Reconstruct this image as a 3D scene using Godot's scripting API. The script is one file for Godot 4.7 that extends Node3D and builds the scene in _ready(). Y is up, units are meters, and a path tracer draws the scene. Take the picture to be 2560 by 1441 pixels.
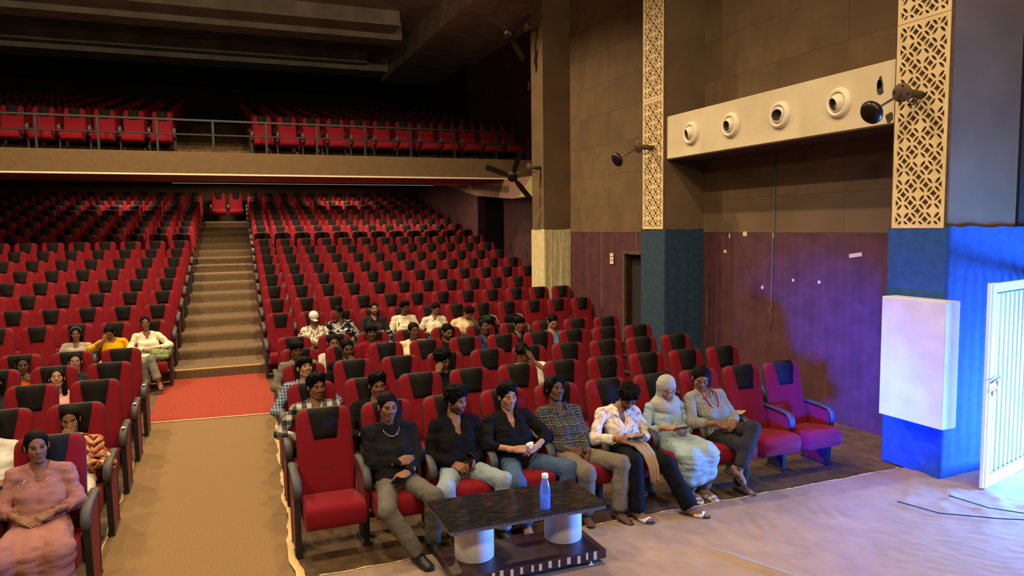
extends Node3D
# A cinema-style auditorium seen from its stage: rows of red chairs, a balcony, students on the chairs.
# Metres, y up. The stage is at +z, the audience at -z; "depth" below means -z.

const CAM_H := 2.62
const FOCAL := 1814.5
const YAW := 0.3831
const PITCH := 0.0840
const ROLL := -0.0128

var rng := RandomNumberGenerator.new()
var mats := {}
var cam: Camera3D
var taken := {}

func _ready() -> void:
	rng.seed = 4711
	setup_camera_and_light()
	make_materials()
	build_shell()
	build_balcony()
	build_right_wall_fittings()
	build_floor_coverings()
	build_chairs()
	build_table()
	build_people()
	build_small_things()

# ---------------------------------------------------------------- camera, sky, lights, exposure
func setup_camera_and_light() -> void:
	cam = Camera3D.new()
	cam.name = "camera"
	cam.fov = rad_to_deg(2.0 * atan(720.5 / FOCAL))
	cam.near = 0.05
	cam.far = 200.0
	add_child(cam)
	cam.transform = Transform3D(Basis(Vector3.UP, -YAW) * Basis(Vector3.RIGHT, -PITCH) * Basis(Vector3.BACK, ROLL), Vector3(0, CAM_H, 0))
	cam.current = true
	var sky_mat := ProceduralSkyMaterial.new()
	sky_mat.sky_top_color = Color(0.30, 0.50, 0.86)
	sky_mat.sky_horizon_color = Color(0.70, 0.82, 0.96)
	sky_mat.ground_horizon_color = Color(0.62, 0.66, 0.70)
	sky_mat.ground_bottom_color = Color(0.42, 0.42, 0.42)
	sky_mat.sun_angle_max = 0.0
	sky_mat.energy_multiplier = 1.6
	var sky := Sky.new()
	sky.sky_material = sky_mat
	var env := Environment.new()
	env.background_mode = Environment.BG_SKY
	env.sky = sky
	env.tonemap_mode = Environment.TONE_MAPPER_LINEAR
	env.tonemap_exposure = 1.0
	env.sdfgi_enabled = true
	env.ssao_enabled = true
	env.ssil_enabled = true
	var we := WorldEnvironment.new()
	we.name = "world_environment"
	we.environment = env
	add_child(we)
	# the house lights: round downlights in the hall ceiling before the balcony, warm
	for x in [-4.2, -0.6, 2.4]:
		for d in [2.5, 8.0, 14.5]:
			downlight(Vector3(x, 8.97, -d), 23.0 if d < 10.0 else 54.0)
	# the stage wash: two soft floodlights over the stage front, behind the camera
	for x in [-3.2, 2.6]:
		flood(Vector3(x, 6.6, 2.4), Vector3(x * 0.6 + 0.6, 2.6, -16.0), Vector2(1.6, 0.7), 30.0)
	# lamps under the balcony, near the aisle
	for p in [Vector3(0.4, 4.36, -28.2), Vector3(4.2, 4.36, -27.0), Vector3(-2.8, 4.36, -26.4)]:
		panel_lamp(p, 0.5, 5.0 if absf(p.x) < 1.0 else 7.5)
	strip_lamp(Vector3(2.6, 3.94, -22.1), 7.4, 40.0)
	# daylight in the side doorway
	var day := AreaLight3D.new()
	day.name = "doorway_daylight"
	day.area_size = Vector2(1.6, 0.75)
	day.light_color = Color(0.30, 0.56, 1.0)
	day.light_energy = 165.0
	day.shadow_enabled = true
	day.area_range = 40.0
	add_child(day)
	day.look_at_from_position(Vector3(8.5, 0.42, -3.70), Vector3(0.0, 0.46, -4.9), Vector3.UP)
	# two added blue lamps out of view, put in to tint wall and pillar
	add_blue_lamp(Vector3(3.0, 0.0, -2.6), Vector3(7.4, 0.9, -6.9), 360.0, 13.5, "black stage lamp with a blue lens aimed at the maroon wall")
	add_blue_lamp(Vector3(2.4, 0.0, -2.5), Vector3(6.8, 0.75, -5.6), 36.0, 22.0, "black stage lamp with a blue lens aimed at the blue pillar")

func downlight(at: Vector3, energy: float) -> void:
	var o := thing("ceiling_downlight", "round warm downlight set in the dark hall ceiling", "ceiling light", at, 0.0, "downlights in the hall ceiling")
	var st := begin(true)
	lathe(st, [[0.16, 0.03], [0.16, -0.01], [0.13, -0.015], [0.12, 0.0], [0.11, 0.025]], 24, Transform3D(), false, false)
	part("rim", st, mat("dark_metal", Color(0.16, 0.15, 0.14), 0.5), o)
	st = begin(true)
	lathe(st, [[0.115, 0.02], [0.001, 0.021]], 24, Transform3D(), false, false)
	part("lens", st, glow_mat(), o)
	var l := SpotLight3D.new()
	l.name = "glow"
	l.light_color = WARM
	l.light_energy = energy
	l.spot_angle = 68.0
	l.spot_angle_attenuation = 0.35
	l.spot_range = 60.0
	l.spot_attenuation = 2.0
	l.light_size = 0.11
	l.shadow_enabled = true
	o.add_child(l)
	l.position = Vector3(0, -0.03, 0)
	l.rotation.x = -PI / 2

const WARM := Color(1.0, 0.88, 0.70)

func glow_mat() -> StandardMaterial3D:
	if mats.has("lamp_glow"):
		return mats["lamp_glow"]
	var em := mat("lamp_glow", Color(0.9, 0.86, 0.78), 0.5)
	em.emission_enabled = true
	em.emission = WARM
	em.emission_energy_multiplier = 3.0
	return em

func flood(at: Vector3, to: Vector3, size: Vector2, energy: float) -> void:
	var o := thing("stage_flood", "black stage floodlight hung over the stage front", "floodlight", at, 0.0, "floodlights over the stage front")
	o.look_at_from_position(at, to, Vector3.UP)
	var st := begin()
	chamfer_box(st, Vector3(0, 0, 0.16), Vector3(size.x + 0.08, size.y + 0.08, 0.26), 0.02)
	part("housing", st, mat("dark_metal", Color(0.16, 0.15, 0.14), 0.5), o)
	st = begin()
	chamfer_box(st, Vector3(0, 0, 0.02), Vector3(size.x, size.y, 0.01), 0.002)
	part("diffuser", st, glow_mat(), o)
	st = begin(true)
	tube(st, [Vector3(0, size.y / 2, 0.16), Vector3(0, size.y / 2 + 2.1, 0.16 - 0.7)], 0.02, 8)
	part("hanger", st, mat("dark_metal", Color(0.16, 0.15, 0.14), 0.5), o)
	area(o, Vector3(0, 0, 0.005), Vector3.ZERO, size, WARM, energy)

func panel_lamp(at: Vector3, size: float, energy: float) -> void:
	var o := thing("soffit_lamp", "flat warm ceiling lamp under the balcony", "ceiling light", at, 0.0, "lamps under the balcony")
	var st := begin()
	chamfer_box(st, Vector3(0, 0.035, 0), Vector3(size + 0.04, 0.05, size + 0.04), 0.008)
	part("frame", st, mat("dark_metal", Color(0.16, 0.15, 0.14), 0.5), o)
	st = begin()
	chamfer_box(st, Vector3(0, 0.006, 0), Vector3(size, 0.01, size), 0.002)
	part("diffuser", st, glow_mat(), o)
	area(o, Vector3(0, -0.005, 0), Vector3(-PI / 2, 0, 0), Vector2(size, size), WARM, energy)

func strip_lamp(at: Vector3, length: float, energy: float) -> void:
	var o := thing("soffit_strip_light", "thin pale light strip along the underside of the balcony", "strip light", at)
	var st := begin()
	chamfer_box(st, Vector3(0, 0.022, 0), Vector3(length + 0.04, 0.03, 0.09), 0.004)
	part("channel", st, mat("dark_metal", Color(0.16, 0.15, 0.14), 0.5), o)
	var em := mat("strip_glow", Color(0.85, 0.84, 0.82), 0.5)
	em.emission_enabled = true
	em.emission = Color(1.0, 0.95, 0.9)
	em.emission_energy_multiplier = 0.3
	st = begin()
	chamfer_box(st, Vector3(0, 0.003, 0), Vector3(length, 0.01, 0.05), 0.002)
	part("diffuser", st, em, o)
	area(o, Vector3(0, -0.006, 0), Vector3(-PI / 2, 0, 0), Vector2(length, 0.05), WARM, energy)

func area(o: Node3D, at: Vector3, rot: Vector3, size: Vector2, c: Color, energy: float) -> void:
	var l := AreaLight3D.new()
	l.name = "glow"
	l.area_size = size
	l.light_color = c
	l.light_energy = energy
	l.shadow_enabled = true
	l.area_range = 60.0
	o.add_child(l)
	l.position = at
	l.rotation = rot

func add_blue_lamp(at: Vector3, to: Vector3, energy: float, angle: float, label: String) -> void:  # made-up lamp, added only for its blue wash
	var o := thing("added_blue_lamp", label, "stage light", at)
	var head := Vector3(0, 0.3, 0)
	var q := Transform3D(Basis(Quaternion(Vector3.UP, (to - at - head).normalized())), head)
	var st := begin(true)
	lathe(st, [[0.08, -0.2], [0.16, -0.18], [0.18, 0.0], [0.18, 0.08], [0.165, 0.08], [0.16, 0.0]], 24, q, true, false)
	part("can", st, mat("dark_metal", Color(0.16, 0.15, 0.14), 0.5), o)
	st = begin(true)
	var em := StandardMaterial3D.new()
	em.albedo_color = Color(0.2, 0.3, 0.8)
	em.emission_enabled = true
	em.emission = Color(0.05, 0.3, 1.0)
	em.emission_energy_multiplier = 3.0
	lathe(st, [[0.16, 0.03], [0.001, 0.035]], 24, q, false, false)
	part("lens", st, em, o)
	st = begin()
	for s in [-1, 1]:
		chamfer_box(st, Vector3(0.195 * s, 0.16, 0), Vector3(0.012, 0.32, 0.04), 0.003)
	chamfer_box(st, Vector3(0, 0.008, 0), Vector3(0.42, 0.014, 0.2), 0.004)
	part("yoke", st, mat("dark_metal", Color(0.16, 0.15, 0.14), 0.5), o)
	var l := SpotLight3D.new()
	l.name = "glow"
	l.light_color = Color(0.03, 0.24, 1.0)
	l.light_energy = energy
	l.spot_angle = angle
	l.spot_angle_attenuation = 1.0
	l.spot_range = 40.0
	l.spot_attenuation = 2.0
	l.light_size = 0.16
	l.shadow_enabled = true
	o.add_child(l)
	l.look_at_from_position(at + head + (to - at - head).normalized() * 0.09, to, Vector3.UP)

# ---------------------------------------------------------------- naming and tagging
func numbered(called: String) -> String:
	if not taken.has(called):
		taken[called] = 0
		return called
	taken[called] += 1
	return "%s_%03d" % [called, taken[called]]

func tag(o: Node, label: String, category: String, group := "") -> Node:
	o.set_meta("label", label)
	o.set_meta("category", category)
	if group != "":
		o.set_meta("group", group)
	return o

func thing(called: String, label: String, category: String, at := Vector3.ZERO, turn := 0.0, group := "") -> Node3D:
	var o := Node3D.new()
	o.name = numbered(called)
	add_child(o)
	o.position = at
	o.rotation.y = turn
	tag(o, label, category, group)
	return o

func part(called: String, st: Variant, m: Material, parent: Node) -> MeshInstance3D:
	var o := MeshInstance3D.new()
	o.name = called
	o.mesh = finish(st, m) if st is SurfaceTool else st
	if not st is SurfaceTool:
		o.material_override = m
	parent.add_child(o, true)
	return o

func single(called: String, st: Variant, m: Material, label: String, category: String, group := "") -> MeshInstance3D:
	var o := part(numbered(called), st, m, self)
	tag(o, label, category, group)
	return o

func structure(called: String, st: Variant, m: Material, label := "") -> MeshInstance3D:
	var o := part(numbered(called), st, m, self)
	o.set_meta("kind", "structure")
	if label != "":
		o.set_meta("label", label)
	return o

# ---------------------------------------------------------------- mesh helpers
func begin(smooth := false) -> SurfaceTool:
	var st := SurfaceTool.new()
	st.begin(Mesh.PRIMITIVE_TRIANGLES)
	st.set_smooth_group(0 if smooth else -1)
	return st

func finish(st: SurfaceTool, m: Material) -> ArrayMesh:
	st.generate_normals()
	st.index()
	var mesh := st.commit()
	if m:
		mesh.surface_set_material(0, m)
	return mesh

func tri(st: SurfaceTool, a: Vector3, b: Vector3, c: Vector3) -> void:
	st.add_vertex(a)
	st.add_vertex(b)
	st.add_vertex(c)

# a, b, c, d clockwise as seen from outside
func quad(st: SurfaceTool, a: Vector3, b: Vector3, c: Vector3, d: Vector3) -> void:
	tri(st, a, b, c)
	tri(st, a, c, d)

func box(st: SurfaceTool, c: Vector3, s: Vector3, x := Transform3D()) -> void:
	chamfer_box(st, c, s, 0.0, x)

func span(st: SurfaceTool, lo: Vector3, hi: Vector3, bevel := 0.0) -> void:
	chamfer_box(st, (lo + hi) / 2, hi - lo, bevel)

func chamfer_box(st: SurfaceTool, c: Vector3, s: Vector3, b := 0.0, x := Transform3D()) -> void:
	var h := s / 2
	var k := [Vector3.ZERO, Vector3.ZERO, Vector3.ZERO]
	for axis in 3:
		var u := (axis + 1) % 3
		var v := (axis + 2) % 3
		for side in [-1.0, 1.0]:
			var q: Array[Vector3] = []
			for sg in [[-1, -1], [1, -1], [1, 1], [-1, 1]]:
				var p := Vector3.ZERO
				p[axis] = side * h[axis]
				p[u] = sg[0] * (h[u] - b)
				p[v] = sg[1] * (h[v] - b)
				q.append(x * (c + p))
			if side > 0:
				quad(st, q[3], q[2], q[1], q[0])
			else:
				quad(st, q[0], q[1], q[2], q[3])
	if b <= 0.0:
		return
	for axis in 3:
		var u := (axis + 1) % 3
		var v := (axis + 2) % 3
		for su in [-1.0, 1.0]:
			for sv in [-1.0, 1.0]:
				var q: Array[Vector3] = []
				for e in [[-1, 0], [1, 0], [1, 1], [-1, 1]]:
					var p := Vector3.ZERO
					p[axis] = e[0] * (h[axis] - b)
					p[u] = su * (h[u] - (0.0 if e[1] == 0 else b))
					p[v] = sv * (h[v] - (b if e[1] == 0 else 0.0))
					q.append(x * (c + p))
				if su * sv > 0:
					quad(st, q[3], q[2], q[1], q[0])
				else:
					quad(st, q[0], q[1], q[2], q[3])
	for sx in [-1.0, 1.0]:
		for sy in [-1.0, 1.0]:
			for sz in [-1.0, 1.0]:
				var a := x * (c + Vector3(sx * h.x, sy * (h.y - b), sz * (h.z - b)))
				var d := x * (c + Vector3(sx * (h.x - b), sy * h.y, sz * (h.z - b)))
				var e := x * (c + Vector3(sx * (h.x - b), sy * (h.y - b), sz * h.z))
				if sx * sy * sz > 0:
					tri(st, a, e, d)
				else:
					tri(st, a, d, e)

# rings of equal length, each closed, stacked into a skin
func loft(st: SurfaceTool, rings: Array, cap0 := true, cap1 := true, closed := true) -> void:
	for i in rings.size() - 1:
		var a: PackedVector3Array = rings[i]
		var b: PackedVector3Array = rings[i + 1]
		var n := a.size()
		for k in (n if closed else n - 1):
			var l := (k + 1) % n
			quad(st, a[k], b[k], b[l], a[l])
	if cap0:
		fan(st, rings[0], true)
	if cap1:
		fan(st, rings[rings.size() - 1], false)

func fan(st: SurfaceTool, ring: PackedVector3Array, flip: bool) -> void:
	var c := Vector3.ZERO
	for p in ring:
		c += p
	c /= ring.size()
	for k in ring.size():
		var l := (k + 1) % ring.size()
		if flip:
			tri(st, c, ring[k], ring[l])
		else:
			tri(st, c, ring[l], ring[k])

func circle(c: Vector3, u: Vector3, v: Vector3, r: float, n: int, rv := -1.0) -> PackedVector3Array:
	var out := PackedVector3Array()
	if rv < 0.0:
		rv = r
	for k in n:
		var a := TAU * k / n
		out.append(c + u * cos(a) * r + v * sin(a) * rv)
	return out

func tube(st: SurfaceTool, pts: Array, r: Variant, n := 8, caps := true) -> void:
	var rings := []
	var up := Vector3.UP
	for i in pts.size():
		var d: Vector3 = (pts[mini(i + 1, pts.size() - 1)] - pts[maxi(i - 1, 0)]).normalized()
		if i == 0:
			up = Vector3.UP if absf(d.y) < 0.9 else Vector3.RIGHT
		var u := d.cross(up).normalized()
		var v := u.cross(d).normalized()
		up = v
		rings.append(circle(pts[i], u, v, r[i] if r is Array or r is PackedFloat32Array else r, n))
	loft(st, rings, caps, caps)

# profile of (radius, height) turned about the local y axis and set by x
func lathe(st: SurfaceTool, prof: Array, n := 20, x := Transform3D(), cap0 := true, cap1 := true) -> void:
	var rings := []
	for p in prof:
		var ring := PackedVector3Array()
		for k in n:
			var a := -TAU * k / n
			ring.append(x * Vector3(cos(a) * p[0], p[1], sin(a) * p[0]))
		rings.append(ring)
	loft(st, rings, cap0, cap1)

# polygon in a plane (origin o, axes u and v), pushed out by depth along w
func extrude(st: SurfaceTool, poly: PackedVector2Array, o: Vector3, u: Vector3, v: Vector3, w: Vector3) -> void:
	var ids := Geometry2D.triangulate_polygon(poly)
	for k in range(0, ids.size(), 3):
		var a := o + u * poly[ids[k]].x + v * poly[ids[k]].y
		var b := o + u * poly[ids[k + 1]].x + v * poly[ids[k + 1]].y
		var c := o + u * poly[ids[k + 2]].x + v * poly[ids[k + 2]].y
		var f := (b - a).cross(c - a).dot(w) > 0
		if f:
			tri(st, a, b, c)
			tri(st, a + w, c + w, b + w)
		else:
			tri(st, a, c, b)
			tri(st, a + w, b + w, c + w)
	for k in poly.size():
		var p := poly[k]
		var q := poly[(k + 1) % poly.size()]
		var a := o + u * p.x + v * p.y
		var b := o + u * q.x + v * q.y
		quad(st, a, b, b + w, a + w)

# a strip of half width hw[i] along pts, thickness t along nrm[i]
func ribbon(st: SurfaceTool, pts: Array, side: Vector3, hw: Array, nrm: Array, t: float) -> void:
	var rings := []
	for i in pts.size():
		var p: Vector3 = pts[i]
		var n: Vector3 = nrm[i]
		rings.append(PackedVector3Array([p - side * hw[i], p - side * hw[i] + n * t, p + side * hw[i] + n * t, p + side * hw[i]]))
	loft(st, rings)

# height field over a rectangle (xz), with y from a callable
func sheet(st: SurfaceTool, lo: Vector2, hi: Vector2, nx: int, nz: int, f: Callable) -> void:
	var g := []
	for j in nz + 1:
		var row := PackedVector3Array()
		for i in nx + 1:
			var x := lerpf(lo.x, hi.x, float(i) / nx)
			var z := lerpf(lo.y, hi.y, float(j) / nz)
			row.append(Vector3(x, f.call(x, z), z))
		g.append(row)
	for j in nz:
		for i in nx:
			quad(st, g[j][i], g[j][i + 1], g[j + 1][i + 1], g[j + 1][i])

# ---------------------------------------------------------------- materials
func mat(key: String, c: Color, rough := 0.8, metal := 0.0) -> StandardMaterial3D:
	if mats.has(key):
		return mats[key]
	var m := StandardMaterial3D.new()
	m.albedo_color = c
	m.roughness = rough
	m.metallic = metal
	mats[key] = m
	return m

func noise_tex(freq: float, lo: Color, hi: Color, seed_n: int, size := 256, octaves := 4, mid := Color(0, 0, 0, 0)) -> NoiseTexture2D:
	var n := FastNoiseLite.new()
	n.seed = seed_n
	n.frequency = freq
	n.fractal_octaves = octaves
	var g := Gradient.new()
	g.set_color(0, lo)
	g.set_color(1, hi)
	if mid.a > 0.0:
		g.add_point(0.5, mid)
	var t := NoiseTexture2D.new()
	t.noise = n
	t.width = size
	t.height = size
	t.seamless = true
	t.color_ramp = g
	return t

func weave_image(size: int, period: int, amount: float) -> ImageTexture:
	var im := Image.create(size, size, false, Image.FORMAT_RGB8)
	for y in size:
		for x in size:
			var a := sin(TAU * x / period) * 0.5 + 0.5
			var b := sin(TAU * y / period) * 0.5 + 0.5
			var over := (int(x * 2 / period) + int(y * 2 / period)) % 2 == 0
			var v := 1.0 - amount * (1.0 - (a if over else b)) - amount * 0.5 * rng.randf()
			im.set_pixel(x, y, Color(v, v, v))
	return ImageTexture.create_from_image(im)

# cloth or board with a tinted noise; world or object triplanar
func noisy(key: String, c: Color, rough: float, freq: float, amount: float, scale: float, world := true, bump := 0.0) -> StandardMaterial3D:
	if mats.has(key):
		return mats[key]
	var m := mat(key, c, rough)
	var lo := Color(1 - amount, 1 - amount, 1 - amount)
	m.albedo_texture = noise_tex(freq, lo, Color(1, 1, 1), hash(key) % 1000, 256, 5)
	m.uv1_triplanar = true
	m.uv1_world_triplanar = world
	m.uv1_scale = Vector3(scale, scale, scale)
	if bump > 0.0:
		m.heightmap_enabled = true
		m.heightmap_texture = m.albedo_texture
		m.heightmap_scale = bump
	return m

# ---------------------------------------------------------------- sizes taken from the photograph
const WALL := 7.45          # right wall
const PX := 6.70            # face of the pillars
const P2 := Vector2(5.07, 5.71)   # depth range of each pillar
const P1 := Vector2(9.98, 10.64)
const P3 := Vector2(14.86, 15.50)
const SEAT_TOP := 1.087
const BAL := 19.36          # depth of the balcony front

func row_depth(i: int) -> float:
	return 6.2766 + 1.0913 * i if i < 5 else 13.78 + 0.9716 * (i - 5)

func row_height(i: int) -> float:
	return 0.0 if i < 5 else 0.1831 * (i - 5)

func ribs_image() -> ImageTexture:
	var im := Image.create(128, 128, false, Image.FORMAT_RGB8)
	for y in 128:
		for x in 128:
			var v := 0.5 + 0.5 * sin(TAU * x / 16.0)
			v = clampf(v + rng.randf_range(-0.08, 0.08), 0, 1)
			im.set_pixel(x, y, Color(v, v, v))
	return ImageTexture.create_from_image(im)

func make_materials() -> void:
	noisy("board", Color(0.42, 0.335, 0.225), 0.88, 0.008, 0.16, 0.55, true, 0.04)
	noisy("parapet", Color(0.385, 0.30, 0.19), 0.92, 0.02, 0.10, 0.9)
	var w := noisy("wainscot", Color(0.33, 0.16, 0.20), 0.75, 0.012, 0.3, 0.9)
	var ribs := ribs_image()
	w.heightmap_enabled = true
	w.heightmap_texture = ribs
	w.heightmap_scale = 0.5
	noisy("pink_plaster", Color(0.60, 0.34, 0.32), 0.85, 0.01, 0.2, 0.7)
	noisy("cream_paint", Color(0.83, 0.77, 0.63), 0.6, 0.006, 0.12, 0.5)
	noisy("ceiling_paint", Color(0.72, 0.69, 0.64), 0.92, 0.01, 0.2, 0.4)
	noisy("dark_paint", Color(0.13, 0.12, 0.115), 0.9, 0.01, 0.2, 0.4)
	noisy("coir", Color(0.53, 0.415, 0.255), 0.97, 0.09, 0.26, 3.1, true, 0.25)
	noisy("hall_floor", Color(0.40, 0.30, 0.18), 0.9, 0.02, 0.35, 0.8, true, 0.1)
	noisy("stair_cloth", Color(0.41, 0.325, 0.22), 0.95, 0.03, 0.16, 1.4, true, 0.1)
	noisy("red_carpet", Color(0.62, 0.205, 0.10), 0.95, 0.06, 0.3, 1.6, true, 0.2)
	noisy("stage_cloth", Color(0.57, 0.485, 0.415), 0.92, 0.015, 0.10, 0.9, true, 0.25)
	noisy("teal_cloth", Color(0.10, 0.235, 0.33), 0.8, 0.02, 0.25, 1.5)
	noisy("blue_cloth", Color(0.05, 0.29, 0.58), 0.8, 0.02, 0.2, 1.5)
	noisy("cream_cloth", Color(0.84, 0.79, 0.60), 0.85, 0.02, 0.15, 1.2)
	noisy("white_cloth", Color(0.80, 0.79, 0.80), 0.75, 0.01, 0.08, 1.0)
	mat("black_metal", Color(0.045, 0.045, 0.047), 0.5, 0.0)
	mat("grey_metal", Color(0.30, 0.29, 0.27), 0.5, 0.5)
	mat("white_metal", Color(0.82, 0.86, 0.88), 0.4)
	mat("plastic_dark", Color(0.17, 0.165, 0.16), 0.42)
	mat("cream_line", Color(0.86, 0.80, 0.66), 0.6)
	mat("scrap_paper", Color(0.78, 0.70, 0.52), 0.8)

func slab(called: String, lo: Vector3, hi: Vector3, key: String) -> MeshInstance3D:
	var st := begin()
	span(st, lo, hi)
	return structure(called, st, mats[key])

# ---------------------------------------------------------------- room shell
func build_shell() -> void:
	# floors
	slab("floor", Vector3(-9.2, -0.25, -13.86), Vector3(9.4, 0.0, 7.2), "hall_floor")
	slab("floor_stage", Vector3(-9.0, 0.0, -1.3), Vector3(7.4, 1.05, 7.0), "dark_paint")
	for i in range(6, 22):
		var d0 := row_depth(i - 1) + 0.09
		var d1 := row_depth(i) + (0.09 if i < 21 else 0.9)
		slab("floor", Vector3(-9.2, -0.25, -d1), Vector3(9.4, row_height(i), -d0), "hall_floor")
	# back, left, front walls and the ceiling
	slab("wall_back", Vector3(-9.2, 0, -30.5), Vector3(9.4, 4.7, -30.25), "board")
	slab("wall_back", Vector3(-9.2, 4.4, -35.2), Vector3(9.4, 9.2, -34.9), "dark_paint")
	slab("wall_left", Vector3(-9.4, -0.2, -35.2), Vector3(-9.1, 9.2, 7.4), "board")
	slab("wall_front", Vector3(-9.4, -0.2, 7.1), Vector3(9.4, 9.2, 7.4), "dark_paint")
	slab("ceiling", Vector3(-9.4, 9.0, -35.2), Vector3(9.6, 9.25, 7.4), "ceiling_paint")
	# stepped ceiling of the hall: cross beams and the long side bulkhead
	slab("ceiling", Vector3(-9.1, 8.58, -22.6), Vector3(5.25, 9.0, -21.6), "ceiling_paint")
	slab("ceiling", Vector3(-9.1, 8.42, -23.4), Vector3(5.55, 9.0, -22.6), "ceiling_paint")
	slab("ceiling", Vector3(-9.1, 8.46, -28.6), Vector3(6.15, 9.0, -27.4), "ceiling_paint")
	slab("ceiling", Vector3(-9.1, 8.62, -27.4), Vector3(5.3, 9.0, -26.9), "ceiling_paint")
	slab("ceiling", Vector3(6.15, 8.3, -28.6), Vector3(9.3, 9.0, 7.1), "ceiling_paint")
	# right wall, bay by bay; the doorway to the open air is between depth 3.0 and 4.85
	var t := 0.25
	slab("wall_right", Vector3(8.62, -0.2, -2.7), Vector3(8.85, 9.1, 7.2), "board")
	slab("wall_right", Vector3(8.62, 2.35, -4.95), Vector3(8.85, 9.1, -2.7), "board")
	slab("wall_right", Vector3(WALL + 0.3, -0.2, -5.3), Vector3(8.85, 9.1, -P2.x), "dark_paint")
	slab("wall_right", Vector3(WALL + 0.02, -0.2, -11.35), Vector3(WALL + t, 9.1, -P2.x), "board")
	slab("wall_right", Vector3(WALL + 0.02, 2.055, -12.47), Vector3(WALL + t, 9.1, -11.35), "board")
	slab("wall_right", Vector3(WALL + 0.02, -0.2, -15.2), Vector3(WALL + t, 9.1, -12.47), "board")
	slab("wall_right", Vector3(8.6, -0.2, -24.5), Vector3(8.85, 9.1, -15.0), "wainscot")
	slab("wall_right", Vector3(7.4, -0.2, -15.5), Vector3(8.85, 9.1, -15.25), "dark_paint")
	slab("wall_right", Vector3(7.72, -0.2, -30.3), Vector3(7.95, 4.5, -22.0), "wainscot")
	slab("wall_right", Vector3(7.95, -0.2, -22.25), Vector3(8.7, 4.5, -22.0), "dark_paint")
	slab("wall_right", Vector3(8.62, 4.5, -24.6), Vector3(8.87, 9.1, -19.0), "board")
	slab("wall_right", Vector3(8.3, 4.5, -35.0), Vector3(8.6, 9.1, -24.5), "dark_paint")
	# open air side: forecourt beyond the doorway
	slab("floor_forecourt", Vector3(9.4, -0.2, -9.0), Vector3(16.0, -0.02, 4.0), "stage_cloth")
	# pillars
	for p in [P1, P2]:
		slab("wall_right_pillar", Vector3(PX, 0, -p.y), Vector3(WALL + 0.05, 9.0, -p.x), "board")
	slab("wall_right_pillar", Vector3(6.78, 0, -P3.y), Vector3(WALL + 0.05, 9.0, -P3.x), "board")
	# door in the far bay
	var st := begin()
	span(st, Vector3(WALL + 0.14, 0, -12.44), Vector3(WALL + 0.2, 2.05, -11.36), 0.004)
	var d := structure("door_1", st, mats["dark_paint"], "dark side exit door set back in the wall")
	st = begin()
	span(st, Vector3(WALL - 0.03, 0, -12.53), Vector3(WALL + 0.16, 2.06, -12.47), 0.006)
	span(st, Vector3(WALL - 0.03, 2.055, -12.53), Vector3(WALL + 0.16, 2.12, -11.33), 0.006)
	part("door_frame", st, noisy("frame_wood", Color(0.40, 0.30, 0.2), 0.8, 0.02, 0.4, 2.0), d)
	# boards of the upper wall: single panels with fine open joints, a few tones
	var tones := []
	for k in 3:
		tones.append(noisy("board_tone_%d" % k, Color(0.42, 0.335, 0.225) * (0.96 + 0.03 * k), 0.88, 0.006 + 0.003 * k, 0.16, 0.5 + 0.13 * k, true, 0.04))
	var edges := [2.49, 3.014, 3.645, 4.276, 4.907, 5.538, 6.169, 6.8, 7.43, 8.06, 8.69, 9.0]
	for bay in [[P2.y, P1.x, 8.31], [P1.y, P3.x, 11.9]]:
		var cuts := [bay[0]]
		var c: float = bay[2] - 1.24 * ceilf((bay[2] - bay[0]) / 1.24)
		while c < bay[1] - 0.15:
			if c > bay[0] + 0.15:
				cuts.append(c)
			c += 1.24
		cuts.append(bay[1])
		var holder := structure("wall_right_boards", backing(bay[0], bay[1]), mats["board"], "brown acoustic boards of the upper right wall")
		for r in edges.size() - 1:
			for k in cuts.size() - 1:
				st = begin()
				var out := rng.randf_range(0.0, 0.004)
				span(st, Vector3(WALL - out, edges[r] + 0.001, -cuts[k + 1] + 0.001), Vector3(WALL + 0.014, edges[r + 1] - 0.001, -cuts[k] - 0.001), 0.0015)
				part("board", st, tones[rng.randi() % 3], holder)
	# ribbed maroon lining of the lower wall
	for seg in [[P2.y, P1.x], [P1.y, 11.33], [12.53, P3.x]]:
		st = begin()
		span(st, Vector3(WALL - 0.012, 0.0, -seg[1]), Vector3(WALL + 0.03, 2.49, -seg[0]))
		structure("wall_right_lining", st, mats["wainscot"], "maroon ribbed lining of the lower right wall")
	st = begin()
	span(st, Vector3(WALL - 0.012, 2.12, -12.53), Vector3(WALL + 0.03, 2.49, -11.33))
	structure("wall_right_lining", st, mats["wainscot"])
	# upper pillar three and the balcony side get boards as they are

func backing(d0: float, d1: float) -> SurfaceTool:
	var st := begin()
	span(st, Vector3(WALL + 0.012, 2.49, -d1), Vector3(WALL + 0.022, 9.0, -d0))
	return st

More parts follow.
